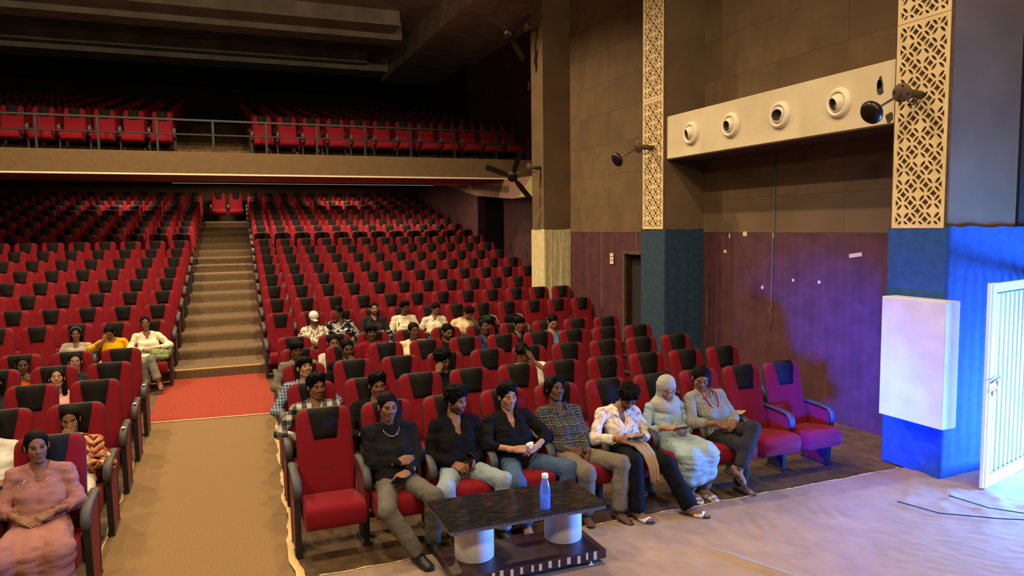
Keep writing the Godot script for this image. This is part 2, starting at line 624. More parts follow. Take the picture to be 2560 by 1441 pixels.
# ---------------------------------------------------------------- balcony
func build_balcony() -> void:
	var st := begin()
	span(st, Vector3(-9.1, 4.0, -BAL - 0.2), Vector3(8.62, 4.53, -BAL), 0.01)
	var par := structure("wall_balcony_front", st, mats["parapet"], "brown front of the balcony")
	# pale streaks of old water down the parapet, as thin films of limescale
	for x in [-4.2, -3.4, -2.55, -1.7, 0.35, 1.6, 2.7, 3.55, 4.4, 5.2, 6.4, 7.1]:
		st = begin()
		var w := rng.randf_range(0.03, 0.09)
		var y0 := rng.randf_range(4.02, 4.2)
		span(st, Vector3(x - w / 2, y0, -BAL), Vector3(x + w / 2, 4.52, -BAL + 0.002))
		part("stain", st, noisy("limescale", Color(0.45, 0.34, 0.215), 0.9, 0.03, 0.3, 2.0), par)
	st = begin()
	span(st, Vector3(-9.1, 3.965, -BAL - 0.05), Vector3(8.2, 4.005, -BAL + 0.03), 0.006)
	structure("trim_1", st, mats["cream_line"], "cream moulding under the balcony front")
	# soffit: a maroon lower band, then the plaster ceiling over the raised rows
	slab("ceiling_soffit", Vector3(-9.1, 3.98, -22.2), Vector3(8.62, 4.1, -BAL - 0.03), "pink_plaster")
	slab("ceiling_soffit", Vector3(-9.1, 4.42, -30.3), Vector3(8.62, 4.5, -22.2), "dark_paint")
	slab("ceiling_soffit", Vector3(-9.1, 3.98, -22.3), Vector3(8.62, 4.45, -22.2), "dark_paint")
	st = begin()
	span(st, Vector3(-0.2, 3.955, -22.22), Vector3(7.7, 3.985, -22.14), 0.004)
	structure("trim_2", st, mats["cream_line"], "thin pale strip across the balcony underside")
	# balcony floor in steps
	for k in 12:
		var d0 := 19.5 if k == 0 else 20.52 + 0.95 * (k - 1)
		var d1 := 20.52 + 0.95 * k if k < 11 else 35.0
		slab("floor_balcony", Vector3(-9.1, 4.46, -d1), Vector3(8.62, 4.52 + 0.19 * k, -d0), "hall_floor")
	# railing: one thing with posts and bars
	var o := thing("balcony_railing", "black metal railing along the balcony edge", "railing", Vector3(0, 4.53, -BAL - 0.07))
	for k in range(-4, 11):
		var x := -3.708 + 1.2345 * k
		if x > 8.58:
			break
		st = begin()
		chamfer_box(st, Vector3(x, 0.37, 0), Vector3(0.06, 0.74, 0.05), 0.006)
		part("post", st, mats["black_metal"], o)
	for h in [0.765, 0.42]:
		st = begin()
		chamfer_box(st, Vector3(-0.25, h, 0.0), Vector3(17.6, 0.055 if h > 0.5 else 0.04, 0.06), 0.008)
		part("rail", st, mats["black_metal"], o)
	# plaster duct under the balcony at the right, with a slot
	st = begin()
	var poly := PackedVector2Array([Vector2(24.9, 4.10), Vector2(21.76, 3.61), Vector2(18.76, 3.40), Vector2(17.0, 3.41), Vector2(17.0, 3.92), Vector2(19.34, 3.965), Vector2(24.9, 4.2)])
	extrude(st, poly, Vector3(7.6, 0, 0), Vector3(0, 0, -1), Vector3.UP, Vector3(1.0, 0, 0))
	var duct := structure("ceiling_duct", st, noisy("beige_plaster", Color(0.62, 0.48, 0.44), 0.85, 0.01, 0.12, 0.7), "pinkish plaster duct with a slot below the balcony end")
	st = begin()
	poly = PackedVector2Array([Vector2(22.1, 3.955), Vector2(22.1, 3.82), Vector2(19.0, 3.58), Vector2(19.0, 3.76)])
	extrude(st, poly, Vector3(7.592, 0, 0), Vector3(0, 0, -1), Vector3.UP, Vector3(0.02, 0, 0))
	part("slot", st, mats["parapet"], duct)
	st = begin()
	poly = PackedVector2Array([Vector2(23.6, 4.04), Vector2(22.7, 3.98), Vector2(22.7, 3.88)])
	extrude(st, poly, Vector3(7.592, 0, 0), Vector3(0, 0, -1), Vector3.UP, Vector3(0.02, 0, 0))
	part("slot", st, mats["parapet"], duct)
	# yellowed cloth nailed over the end of the duct
	st = begin(true)
	var rings := []
	for j in 7:
		var ring := PackedVector3Array()
		for i in 25:
			var f := i / 24.0
			var yy := lerpf(3.41, 3.93, j / 6.0)
			ring.append(Vector3(7.575 + 0.012 * sin(i * 1.9) * (1.2 - j / 6.0), yy, -lerpf(16.95, lerpf(18.3, 17.35, j / 6.0), f)))
		rings.append(ring)
	loft(st, rings, false, false, false)
	var nc := part("nailed_cloth", st, noisy("yellow_cloth", Color(0.78, 0.72, 0.42), 0.85, 0.02, 0.2, 1.5), duct)
	nc.set_meta("label", "yellowed cloth nailed over the end of the duct")

# ---------------------------------------------------------------- fittings on the right wall
func jaali_hole(x: float, y: float, s: float, w: float) -> float:
	# positive inside an opening of the lattice of crossing circles, negative in the wood
	var fi := floori(x / s)
	var fj := floori(y / s)
	var best := -1.0
	for i in range(fi - 1, fi + 3):
		for j in range(fj - 1, fj + 3):
			if (i + j) % 2 != 0:
				continue
			var d := Vector2(x - i * s, y - j * s).length()
			# lens with the right-hand neighbours
			for k in [-1, 1]:
				var e := Vector2(x - (i + 1) * s, y - (j + k) * s).length()
				best = maxf(best, minf(s - w - d, s - w - e))
			# star round the centre
			if posmod((i + j) / 2, 2) == 0 and posmod((i - j) / 2, 2) == 0:
				continue
			var g := 1.0
			for k in [[1, 1], [1, -1], [-1, 1], [-1, -1]]:
				g = minf(g, Vector2(x - (i + k[0]) * s, y - (j + k[1]) * s).length() - s - w)
			g = minf(g, s * 0.75 - d)
			best = maxf(best, g)
	return best

func jaali_panel(width: float, height: float) -> ArrayMesh:
	# plane x = along depth, y = up; border 35 mm, thickness 16 mm
	var s := 0.0865
	var step := 0.0115
	var b := 0.036
	var nx := int(round(width / step))
	var ny := int(round(height / step))
	var f := PackedFloat32Array()
	f.resize((nx + 1) * (ny + 1))
	for j in ny + 1:
		for i in nx + 1:
			var x := width * i / nx
			var y := height * j / ny
			var v := jaali_hole(x - width / 2, y, s, 0.0085)
			v = minf(v, minf(minf(x - b, width - b - x), minf(y - b, height - b - y)))
			f[j * (nx + 1) + i] = v
	var st := begin()
	var th := Vector3(0.016, 0, 0)
	for j in ny:
		for i in nx:
			var c := [Vector2i(i, j), Vector2i(i + 1, j), Vector2i(i + 1, j + 1), Vector2i(i, j + 1)]
			var val := []
			var pos := []
			for q in c:
				val.append(f[q.y * (nx + 1) + q.x])
				pos.append(Vector3(0, height * q.y / ny, -width * q.x / nx))
			var poly := PackedVector3Array()
			var cut := []
			for k in 4:
				var l := (k + 1) % 4
				if val[k] <= 0:
					poly.append(pos[k])
				if (val[k] <= 0) != (val[l] <= 0):
					var p: Vector3 = pos[k].lerp(pos[l], val[k] / (val[k] - val[l]))
					poly.append(p)
					cut.append(p)
			for k in range(1, poly.size() - 1):
				tri(st, poly[0], poly[k + 1], poly[k])
				tri(st, poly[0] + th, poly[k] + th, poly[k + 1] + th)
			if cut.size() == 2:
				quad(st, cut[0], cut[1], cut[1] + th, cut[0] + th)
	return finish(st, null)

func build_right_wall_fittings() -> void:
	var cream := noisy("jaali_cream", Color(0.86, 0.765, 0.57), 0.65, 0.01, 0.1, 1.0)
	var pan := jaali_panel(0.60, 2.10)
	for e in [[P1, "pale carved lattice screen on the pillar beside the exit door", "far"], [P2, "pale carved lattice screen on the pillar above the white box", "near"]]:
		var p: Vector2 = e[0]
		var o := thing("lattice_screen", e[1], "screen", Vector3(PX - 0.03, 2.555, -p.x - 0.02), 0.0, "lattice screens on the pillars")
		for k in 2:
			var m := part("lattice_panel", pan, cream, o)
			m.position = Vector3(0, 2.105 * k, 0)
		var st := begin()
		span(st, Vector3(0.012, 0.0, 0.018), Vector3(0.028, 4.2, 0.0), 0.002)
		span(st, Vector3(0.012, 0.0, -0.6), Vector3(0.028, 4.2, -0.62), 0.002)
		part("edge_strip", st, noisy("frame_wood", Color(0.40, 0.30, 0.2), 0.8, 0.02, 0.4, 2.0), o)
	# air duct between the pillars with its four jet outlets
	var o := thing("air_duct", "long cream air duct box between the two lattice pillars", "duct", Vector3(6.72, 3.67, 0))
	var st := begin()
	span(st, Vector3(0, 0.0, -P1.x + 0.005), Vector3(WALL - 6.725, 0.67, -P2.y - 0.005), 0.008)
	part("casing", st, mats["cream_paint"], o)
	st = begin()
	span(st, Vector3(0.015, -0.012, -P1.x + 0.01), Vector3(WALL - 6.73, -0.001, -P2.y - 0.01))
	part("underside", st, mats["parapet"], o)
	# soot marks where wires once came through
	for s in [[5.93, 0.37, 0.05, 0.14], [6.08, 0.15, 0.05, 0.02], [5.80, 0.06, 0.05, 0.03], [5.945, 0.42, 0.028, 0.05]]:
		st = begin()
		var ring := PackedVector3Array()
		for k in 14:
			var a := TAU * k / 14
			var rr := rng.randf_range(0.7, 1.15)
			ring.append(Vector3(-0.0015, s[1] + sin(a) * (s[2] + (s[3] if sin(a) > 0 else 0.0)) * rr, -s[0] - cos(a) * s[2] * rr))
		fan(st, ring, false)
		part("soot_mark", st, noisy("soot", Color(0.36, 0.31, 0.23), 0.95, 0.04, 0.6, 4.0), o)
	var lip := mat("vent_white", Color(0.86, 0.82, 0.72), 0.45)
	var names := ["beside the far lattice pillar", "second from the far lattice pillar", "third from the far lattice pillar", "beside the bare fan motor"]
	var depth := [9.32, 8.40, 7.44, 6.49]
	var aim := [Vector3(-1, -0.25, -0.35), Vector3(-1, -0.2, -0.1), Vector3(-1, -0.1, 0.25), Vector3(-1, -0.3, -0.3)]
	for k in 4:
		var v := thing("jet_vent", "round white air jet outlet on the cream duct, " + names[k], "vent", Vector3(6.72, 4.0, -depth[k]), 0.0, "jet outlets of the air duct")
		var out := Transform3D(Basis(Vector3.BACK, PI / 2), Vector3.ZERO)
		st = begin(true)
		lathe(st, [[0.176, 0.0], [0.176, 0.012], [0.168, 0.03], [0.150, 0.05], [0.128, 0.055], [0.118, 0.045], [0.112, 0.015]], 36, out, false, false)
		part("flange", st, lip, v)
		st = begin(true)
		var a: Vector3 = aim[k].normalized()
		var q := Transform3D(Basis(Quaternion(Vector3.UP, a)), Vector3(-0.002, 0, 0))
		lathe(st, [[0.112, -0.03], [0.110, 0.012], [0.098, 0.05], [0.084, 0.075], [0.078, 0.08], [0.073, 0.076]], 32, q, false, false)
		part("nozzle", st, lip, v)
		st = begin(true)
		lathe(st, [[0.0735, 0.0755], [0.070, 0.06], [0.066, 0.0], [0.001, -0.002]], 24, q, false, false)
		part("throat", st, mat("vent_bore", Color(0.22, 0.20, 0.17), 0.7), v)
	# wall fans: bracket, flange, down rod and motor; only two still carry blades
	wall_fan(Vector3(PX, 3.88, -10.3), "brown wall fan without blades on the lattice pillar by the door", [])
	wall_fan(Vector3(PX, 3.90, -5.39), "brown wall fan without blades before the cream duct", [])
	wall_fan(Vector3(6.78, 3.93, -15.0), "dark three-bladed wall fan below the balcony end", [Vector3(-0.97, 0.2, 0), Vector3(0.32, 0.95, 0), Vector3(0.66, -0.75, 0)])
	wall_fan(Vector3(6.78, 7.0, -15.1), "dark wall fan high on the pillar above the railing", [Vector3(-0.6, 0.8, 0), Vector3(0.55, -0.83, 0), Vector3(0.7, 0.7, 0)])
	# cloth wrapped round the feet of the pillars
	wrapped_cloth("pillar_cloth", P1, PX, 2.56, "teal_cloth", "dark teal cloth wrapped round the pillar beside the exit door")
	wrapped_cloth("pillar_cloth", P2, PX, 2.57, "blue_cloth", "blue teal cloth wrapped round the pillar behind the white box")
	wrapped_cloth("pillar_cloth", P3, 6.78, 2.56, "cream_cloth", "cream curtain wrapped round the pillar behind the chairs")
	# the white draped box on the near pillar
	st = begin()
	chamfer_box(st, Vector3(6.565, 1.215, -5.24), Vector3(0.2, 1.26, 0.73), 0.006)
	single("draped_box", st, mats["white_cloth"], "white cloth covered box hanging on the blue pillar", "box")
	# switch plates
	for e in [[Vector3(WALL - 0.02, 1.95, -12.95), "white wall switch plate beside the exit door"], [Vector3(8.6, 6.72, -19.8), "white wall switch plate above the balcony railing"]]:
		var s := thing("switch_plate", e[1], "switch", e[0], 0.0, "switch plates on the wall")
		st = begin()
		chamfer_box(st, Vector3.ZERO, Vector3(0.02, 0.24, 0.16), 0.003)
		part("plate", st, mats["plastic_dark"], s)
		for yy in [-0.078, 0.0, 0.078]:
			for zz in [-0.038, 0.038]:
				st = begin()
				chamfer_box(st, Vector3(-0.012, yy, zz), Vector3(0.012, 0.066, 0.062), 0.003)
				part("rocker", st, mats["cream_line"], s)
	# paint drips and torn paper scraps on the lining
	for e in [[13.41, 2.49, 0.90, 0.016, "longest and widest pale paint run beside the exit door"], [12.045, 2.49, 2.12, 0.014, "pale paint run ending at the exit door frame"], [14.03, 2.45, 1.18, 0.007, "thin pale paint run beside the cream curtain"], [13.0, 2.3, 1.9, 0.006, "short thin paint run above the switch plate"], [12.75, 2.48, 2.3, 0.006, "shortest thin paint run between switch plate and door"], [13.7, 2.4, 1.6, 0.005, "thin paint run between curtain and longest run"], [9.85, 1.5, 0.95, 0.010, "low pale mark in the corner by the teal pillar"]]:
		st = begin()
		span(st, Vector3(WALL - 0.0155, e[2], -e[0] - e[3]), Vector3(WALL - 0.011, e[1], -e[0] + e[3]), 0.002)
		single("paint_drip", st, noisy("drip", Color(0.52, 0.38, 0.29), 0.8, 0.03, 0.3, 3.0), e[4], "paint run", "paint runs on the lining")
	for e in [[9.4, 2.19, 0.07, 0.045, 0.3, "tilted paper scrap high on the maroon wall by the teal pillar"], [6.86, 2.21, 0.2, 0.05, -0.15, "widest torn paper strip on the maroon wall"], [7.445, 1.83, 0.045, 0.04, 0.0, "small square scrap under the wide paper strip"], [7.92, 1.826, 0.04, 0.04, 0.1, "small square scrap right beside the hanging cord"], [8.54, 1.68, 0.05, 0.05, 0.6, "three-cornered scrap on the door side of the hanging cord"], [8.94, 2.47, 0.09, 0.07, 0.0, "torn scrap hanging at the upper edge of the maroon lining"], [8.33, 2.45, 0.03, 0.08, 0.0, "narrow scrap at the top edge behind the cord"], [9.3, 2.44, 0.03, 0.07, 0.0, "narrow scrap at the top edge above the tilted one"]]:
		st = begin()
		chamfer_box(st, Vector3.ZERO, Vector3(0.004, e[3], e[2]), 0.001, Transform3D(Basis(Vector3.RIGHT, e[4]), Vector3(WALL - 0.015, e[1], -e[0])))
		single("paper_scrap", st, mats["scrap_paper"], e[5], "scrap", "paper scraps on the lining")
	# thin cord hanging over the lining
	st = begin(true)
	tube(st, [Vector3(WALL - 0.02, 3.66, -8.31), Vector3(WALL - 0.022, 2.6, -8.32), Vector3(WALL - 0.024, 1.5, -8.34), Vector3(WALL - 0.024, 1.42, -8.32), Vector3(WALL - 0.03, 1.34, -8.36), Vector3(WALL - 0.024, 1.3, -8.33), Vector3(WALL - 0.024, 1.06, -8.35)], 0.006, 6)
	single("hanging_cord", st, noisy("cord_grey", Color(0.5, 0.48, 0.47), 0.8, 0.03, 0.3, 4.0), "thin grey knotted cord hanging down the maroon wall", "cord")

func wall_fan(at: Vector3, label: String, blades: Array) -> void:
	var o := thing("wall_fan", label, "fan", at)
	var brown := mat("fan_brown", Color(0.34, 0.27, 0.19), 0.55, 0.3)
	var dark := mat("fan_dark", Color(0.12, 0.085, 0.08), 0.35, 0.3)
	var st := begin(true)
	tube(st, [Vector3(0.0, 0.0, 0), Vector3(-0.3, 0.015, 0)], 0.042, 12)
	part("bracket_pipe", st, brown, o)
	st = begin(true)
	var q := Transform3D(Basis(Quaternion(Vector3.UP, Vector3(-1, -0.15, 0.25).normalized())), Vector3(-0.29, 0.01, 0))
	lathe(st, [[0.09, 0.0], [0.095, 0.006], [0.095, 0.014], [0.088, 0.02], [0.02, 0.022]], 24, q)
	part("flange", st, brown, o)
	for k in 4:
		st = begin(true)
		lathe(st, [[0.009, 0.018], [0.009, 0.03], [0.005, 0.032]], 8, q * Transform3D(Basis(), Vector3(cos(k * PI / 2) * 0.07, 0, sin(k * PI / 2) * 0.07)))
		part("bolt", st, dark, o)
	st = begin(true)
	var hub := Vector3(-0.69, -0.2, 0.0)
	tube(st, [Vector3(-0.3, 0.0, 0), Vector3(-0.5, -0.1, 0), hub + Vector3(0.05, 0.03, 0)], 0.013, 8)
	part("down_rod", st, brown, o)
	var ax := (Vector3(-0.9, -0.45, 0.0) if blades.is_empty() else Vector3(-0.42, -0.38, 0.82)).normalized()
	var h := Transform3D(Basis(Quaternion(Vector3.UP, ax)), hub)
	st = begin(true)
	lathe(st, [[0.03, -0.06], [0.06, -0.05], [0.1, -0.03], [0.118, 0.0], [0.118, 0.02], [0.1, 0.045], [0.06, 0.06], [0.02, 0.064]], 28, h)
	part("motor", st, dark, o)
	st = begin(true)
	tube(st, [Vector3(-0.27, -0.05, 0.03), Vector3(-0.22, -0.12, 0.05), Vector3(-0.16, -0.1, 0.05), Vector3(-0.1, -0.04, 0.02)], 0.006, 6)
	part("cable", st, mats["black_metal"], o)
	for a in blades:
		st = begin()
		var lv: Vector3 = h.basis.inverse() * a
		var b := h * Transform3D(Basis(Vector3.UP, atan2(-lv.z, lv.x)), Vector3.ZERO)
		var rings := []
		for k in 5:
			var x := 0.1 + 0.52 * k / 4.0
			var w := 0.035 if k == 0 else 0.06
			rings.append(PackedVector3Array([b * Vector3(x, 0.012, -w), b * Vector3(x, 0.016, -w), b * Vector3(x, 0.004, w), b * Vector3(x, 0.0, w)]))
		loft(st, rings)
		part("blade", st, dark, o)

func wrapped_cloth(called: String, p: Vector2, face: float, top: float, key: String, label: String) -> void:
	# a cloth carried round three sides of a pillar, softly pleated
	var st := begin(true)
	var path := []
	var out := 0.022
	var a := Vector2(WALL - 0.02, -p.x + out)
	var b := Vector2(face - out, -p.x + out)
	var c := Vector2(face - out, -p.y - out)
	var d := Vector2(WALL - 0.02, -p.y - out)
	if p == P2:
		a.x = 8.6
	for seg in [[a, b, 28], [b, c, 26], [c, d, 20]]:
		for k in seg[2]:
			path.append(seg[0].lerp(seg[1], float(k) / seg[2]))
	path.append(d)
	var noise := FastNoiseLite.new()
	noise.seed = hash(label) % 999
	noise.frequency = 3.0
	var rings := []
	var rows := 26
	var amp := 0.02 if key == "cream_cloth" else 0.007
	for j in rows + 1:
		var f := float(j) / rows
		var ring := PackedVector3Array()
		for k in path.size():
			var q: Vector2 = path[k]
			var s := k * 0.035
			var pl := noise.get_noise_2d(s * 2.2, f * 0.5) * amp * (0.4 + f)
			var droop := 0.016 * absf(sin(s * 3.1)) * (1.0 - f) + 0.02 * noise.get_noise_2d(s * 2, 9)
			var dirv := Vector2(-1, 0) if k >= 28 and k < 54 else (Vector2(0, 1) if k < 28 else Vector2(0, -1))
			q += dirv * (pl + 0.004)
			ring.append(Vector3(q.x, lerpf(top - droop, 0.012, f), q.y))
		rings.append(ring)
	loft(st, rings, false, false, false)
	single(called, st, mats[key], label, "cloth", "")

# ---------------------------------------------------------------- floor coverings and stairs
func aisle_left(i: int) -> float:
	return -1.24 if i < 5 else -1.11 + 0.0255 * (i - 5)

func aisle_right(i: int) -> float:
	return [0.77, 0.80, 0.845, 0.90, 0.94][i] if i < 5 else 0.99 + 0.0205 * (i - 5)

func cloth_noise(seed_n: int, freq: float) -> FastNoiseLite:
	var n := FastNoiseLite.new()
	n.seed = seed_n
	n.frequency = freq
	n.fractal_octaves = 3
	return n

func build_floor_coverings() -> void:
	var n := cloth_noise(5, 0.8)
	# the coir runner of the centre aisle, edges uneven
	var st := begin(true)
	var rings := []
	for j in 41:
		var d := lerpf(3.2, 10.85, j / 40.0)
		var ring := PackedVector3Array()
		var xl := -1.0 + 0.02 * n.get_noise_1d(d * 2.0)
		var xr := lerpf(0.40, 0.64, clampf((d - 4.5) / 6.0, 0, 1)) + 0.03 * n.get_noise_1d(d * 3.0 + 40)
		var skew := lerpf(0.0, -0.16, j / 40.0)
		for k in 15:
			var f := k / 14.0
			ring.append(Vector3(lerpf(xl, xr, f), 0.013 + 0.004 * n.get_noise_2d(f * 6, d * 3) - (0.012 if k == 0 or k == 14 else 0.0), -d - skew * f * (j / 40.0) ))
		rings.append(ring)
	loft(st, rings, false, false, false)
	single("coir_runner", st, mats["coir"], "tan coir runner laid along the centre aisle", "carpet")
	# loose plastic tape along its right edge and the pale hem on its left
	st = begin(true)
	rings = []
	for j in 121:
		var d := lerpf(4.6, 10.3, j / 120.0)
		var xr := lerpf(0.40, 0.64, clampf((d - 4.5) / 6.0, 0, 1)) + 0.05 * n.get_noise_1d(d * 1.6) + 0.012 * sin(d * 5.0)
		var w := 0.028 + 0.02 * absf(n.get_noise_1d(d * 2.5 + 7))
		var lift := 0.016 + 0.02 * absf(n.get_noise_1d(d * 3.5 + 70))
		rings.append(PackedVector3Array([Vector3(xr - w, 0.02, -d), Vector3(xr - w * 0.3, lift + 0.006, -d), Vector3(xr + w, 0.012 + lift * 0.4, -d)]))
	loft(st, rings, false, false, false)
	single("edge_tape", st, mat("tape", Color(0.78, 0.66, 0.42), 0.35), "crumpled pale tape along the right edge of the runner", "tape")
	st = begin(true)
	rings = []
	for j in 61:
		var d := lerpf(5.0, 10.6, j / 60.0)
		var xl := -1.0 + 0.02 * n.get_noise_1d(d * 2.0) + 0.008 * sin(d * 13.0)
		rings.append(PackedVector3Array([Vector3(xl - 0.014, 0.006, -d), Vector3(xl, 0.017, -d), Vector3(xl + 0.01, 0.014, -d)]))
	loft(st, rings, false, false, false)
	single("edge_tape", st, mat("tape", Color(0.78, 0.66, 0.42), 0.35), "thin pale hem along the left edge of the runner", "tape")
	# red carpet before the stairs
	st = begin(true)
	rings = []
	for j in 25:
		var f := j / 24.0
		var ring := PackedVector3Array()
		for k in 13:
			var g := k / 12.0
			var d := lerpf(lerpf(10.84, 10.68, g), 13.84, f)
			ring.append(Vector3(lerpf(-1.0, 0.70, g) + 0.01 * n.get_noise_1d(d * 5), 0.026 + 0.004 * n.get_noise_2d(g * 5, d * 2) - (0.02 if j == 0 or k == 0 or k == 12 else 0.0), -d))
		rings.append(ring)
	loft(st, rings, false, false, false)
	single("red_carpet", st, mats["red_carpet"], "orange red carpet piece at the foot of the stairs", "carpet")
	st = begin()
	box(st, Vector3(0, 0, 0), Vector3(1.75, 0.006, 0.018), Transform3D(Basis(Vector3.UP, -0.094), Vector3(-0.16, 0.026, -10.76)))
	single("carpet_seam", st, mats["cream_line"], "pale worn seam between red carpet and tan runner", "seam")
	# the cloth spread over the floor before the stage, rumpled
	st = begin(true)
	var w2 := cloth_noise(8, 1.1)
	var fine := cloth_noise(18, 4.5)
	var spread := func(x: float, z: float) -> float:
		var h := 0.011 + 0.003 * absf(w2.get_noise_2d(x, z * 1.6)) + 0.0032 * fine.get_noise_2d(x * 2.2, z * 2.2)
		# the long fold towards the stage
		var fx := x - lerpf(3.55, 3.84, clampf((-z - 4.7) / -0.7, 0.0, 1.0))
		h += 0.016 * exp(-fx * fx / 0.0012) * clampf((4.75 + z) * 4.0, 0, 1)
		# ripples by the gate
		var g := clampf((x - 5.6) * 0.7, 0, 1)
		h += g * 0.016 * maxf(0.0, sin(x * 9.0 + z * 16.0 + 3.0 * w2.get_noise_2d(x * 2, z * 2)))
		# small scuffs
		for s in [[4.25, -4.9], [5.0, -4.85]]:
			var dx: float = x - s[0]
			var dz: float = z - s[1]
			h += 0.005 * sin(46.0 * dx + 20.0 * dz) * exp(-(dx * dx + dz * dz) / 0.02)
		return h
	sheet(st, Vector2(0.46, -5.44), Vector2(8.55, -2.4), 240, 110, spread)
	single("floor_cloth", st, mats["stage_cloth"], "rumpled pinkish tan cloth spread over the floor before the stage", "cloth")
	# frayed white hem where the cloth ends
	st = begin(true)
	rings = []
	for j in 161:
		var x := lerpf(0.6, 6.6, j / 160.0)
		var zz := -5.44 + 0.02 * n.get_noise_1d(x * 4.0)
		var w := 0.004 + 0.012 * maxf(0.0, n.get_noise_1d(x * 3.0 + 3))
		rings.append(PackedVector3Array([Vector3(x, 0.004, zz - w), Vector3(x, 0.02 + 0.012 * maxf(0.0, n.get_noise_1d(x * 17)), zz), Vector3(x, 0.016, zz + w)]))
	loft(st, rings, false, false, false)
	single("cloth_hem", st, mat("tape", Color(0.78, 0.66, 0.42), 0.35), "frayed pale hem of the floor cloth by the front row", "hem")
	# carpet on the stairs: one cloth per step
	var o := thing("stair_carpet", "brown cloth covering the centre aisle stairs", "carpet", Vector3.ZERO)
	for i in range(6, 22):
		st = begin(true)
		var q := cloth_noise(30 + i, 2.2)
		var d0 := row_depth(i - 1) + 0.08
		var d1 := row_depth(i) + 0.08
		var y0 := row_height(i - 1)
		var y1 := row_height(i)
		var xl := aisle_left(i) + 0.29
		var xr := aisle_right(i) - 0.29
		rings = []
		var prof := [[d0 - 0.02, y0 + 0.015], [d0 - 0.014, y0 + 0.07], [d0 - 0.016, y1 - 0.05], [d0 - 0.018, y1 + 0.003], [d0 + 0.006, y1 + 0.019], [d0 + 0.08, y1 + 0.014], [d0 + 0.3, y1 + 0.015], [d0 + 0.6, y1 + 0.014], [d1 - 0.02, y1 + 0.015]]
		for p in prof.size():
			var ring := PackedVector3Array()
			for k in 31:
				var x := lerpf(xl, xr, k / 30.0)
				var bulge := 0.018 * absf(q.get_noise_2d(x * 1.6, p * 0.6)) if p < 3 else 0.0
				var rise := 0.012 * absf(q.get_noise_2d(x * 2.0, p + 20.0)) if p > 2 else 0.0
				ring.append(Vector3(x, prof[p][1] + rise, -(prof[p][0] - bulge)))
			rings.append(ring)
		loft(st, rings, false, false, false)
		part("step_cloth", st, mats["stair_cloth"], o)
	st = begin()
	span(st, Vector3(-0.80, 0.17, -13.862), Vector3(0.66, 0.196, -13.835), 0.004)
	part("pale_nosing", st, mats["tape"], o)

# ---------------------------------------------------------------- chairs
var chair_parts := {}   # name -> [mesh, material]

func lean(y: float) -> float:
	# front face of the backrest at height y (forward is +z, back top at z = 0)
	return 0.175 * (1.0 - (y - 0.40) / (SEAT_TOP - 0.40))

func round_outline(hw0: float, hw1: float, y0: float, y1: float, r0: float, r1: float) -> PackedVector2Array:
	# hw0 at the bottom, hw1 at the top; rounded corners
	var out := PackedVector2Array()
	for c in [[-hw0, y0, r0, PI, 1, 1], [hw0, y0, r0, 1.5 * PI, -1, 1], [hw1, y1, r1, 0.0, -1, -1], [-hw1, y1, r1, 0.5 * PI, 1, -1]]:
		for k in 6:
			var a: float = c[3] + 0.5 * PI * k / 5.0
			out.append(Vector2(c[0] + c[4] * c[2] + cos(a) * c[2], c[1] + c[5] * c[2] + sin(a) * c[2]))
	return out

func back_ring(poly: PackedVector2Array, inset: float, t: float) -> PackedVector3Array:
	var out := PackedVector3Array()
	var c := Vector2(0, (0.40 + SEAT_TOP) / 2)
	for p in poly:
		var q := p
		q.x -= signf(p.x) * minf(inset, absf(p.x))
		q.y += inset * clampf((c.y - p.y) / 0.28, -1, 1)
		# the headrest bends forward a little
		var bend := 0.0 if q.y < 0.85 else (q.y - 0.85) * (q.y - 0.85) * 0.25
		out.append(Vector3(q.x, q.y, lean(q.y) + t + bend))
	return out

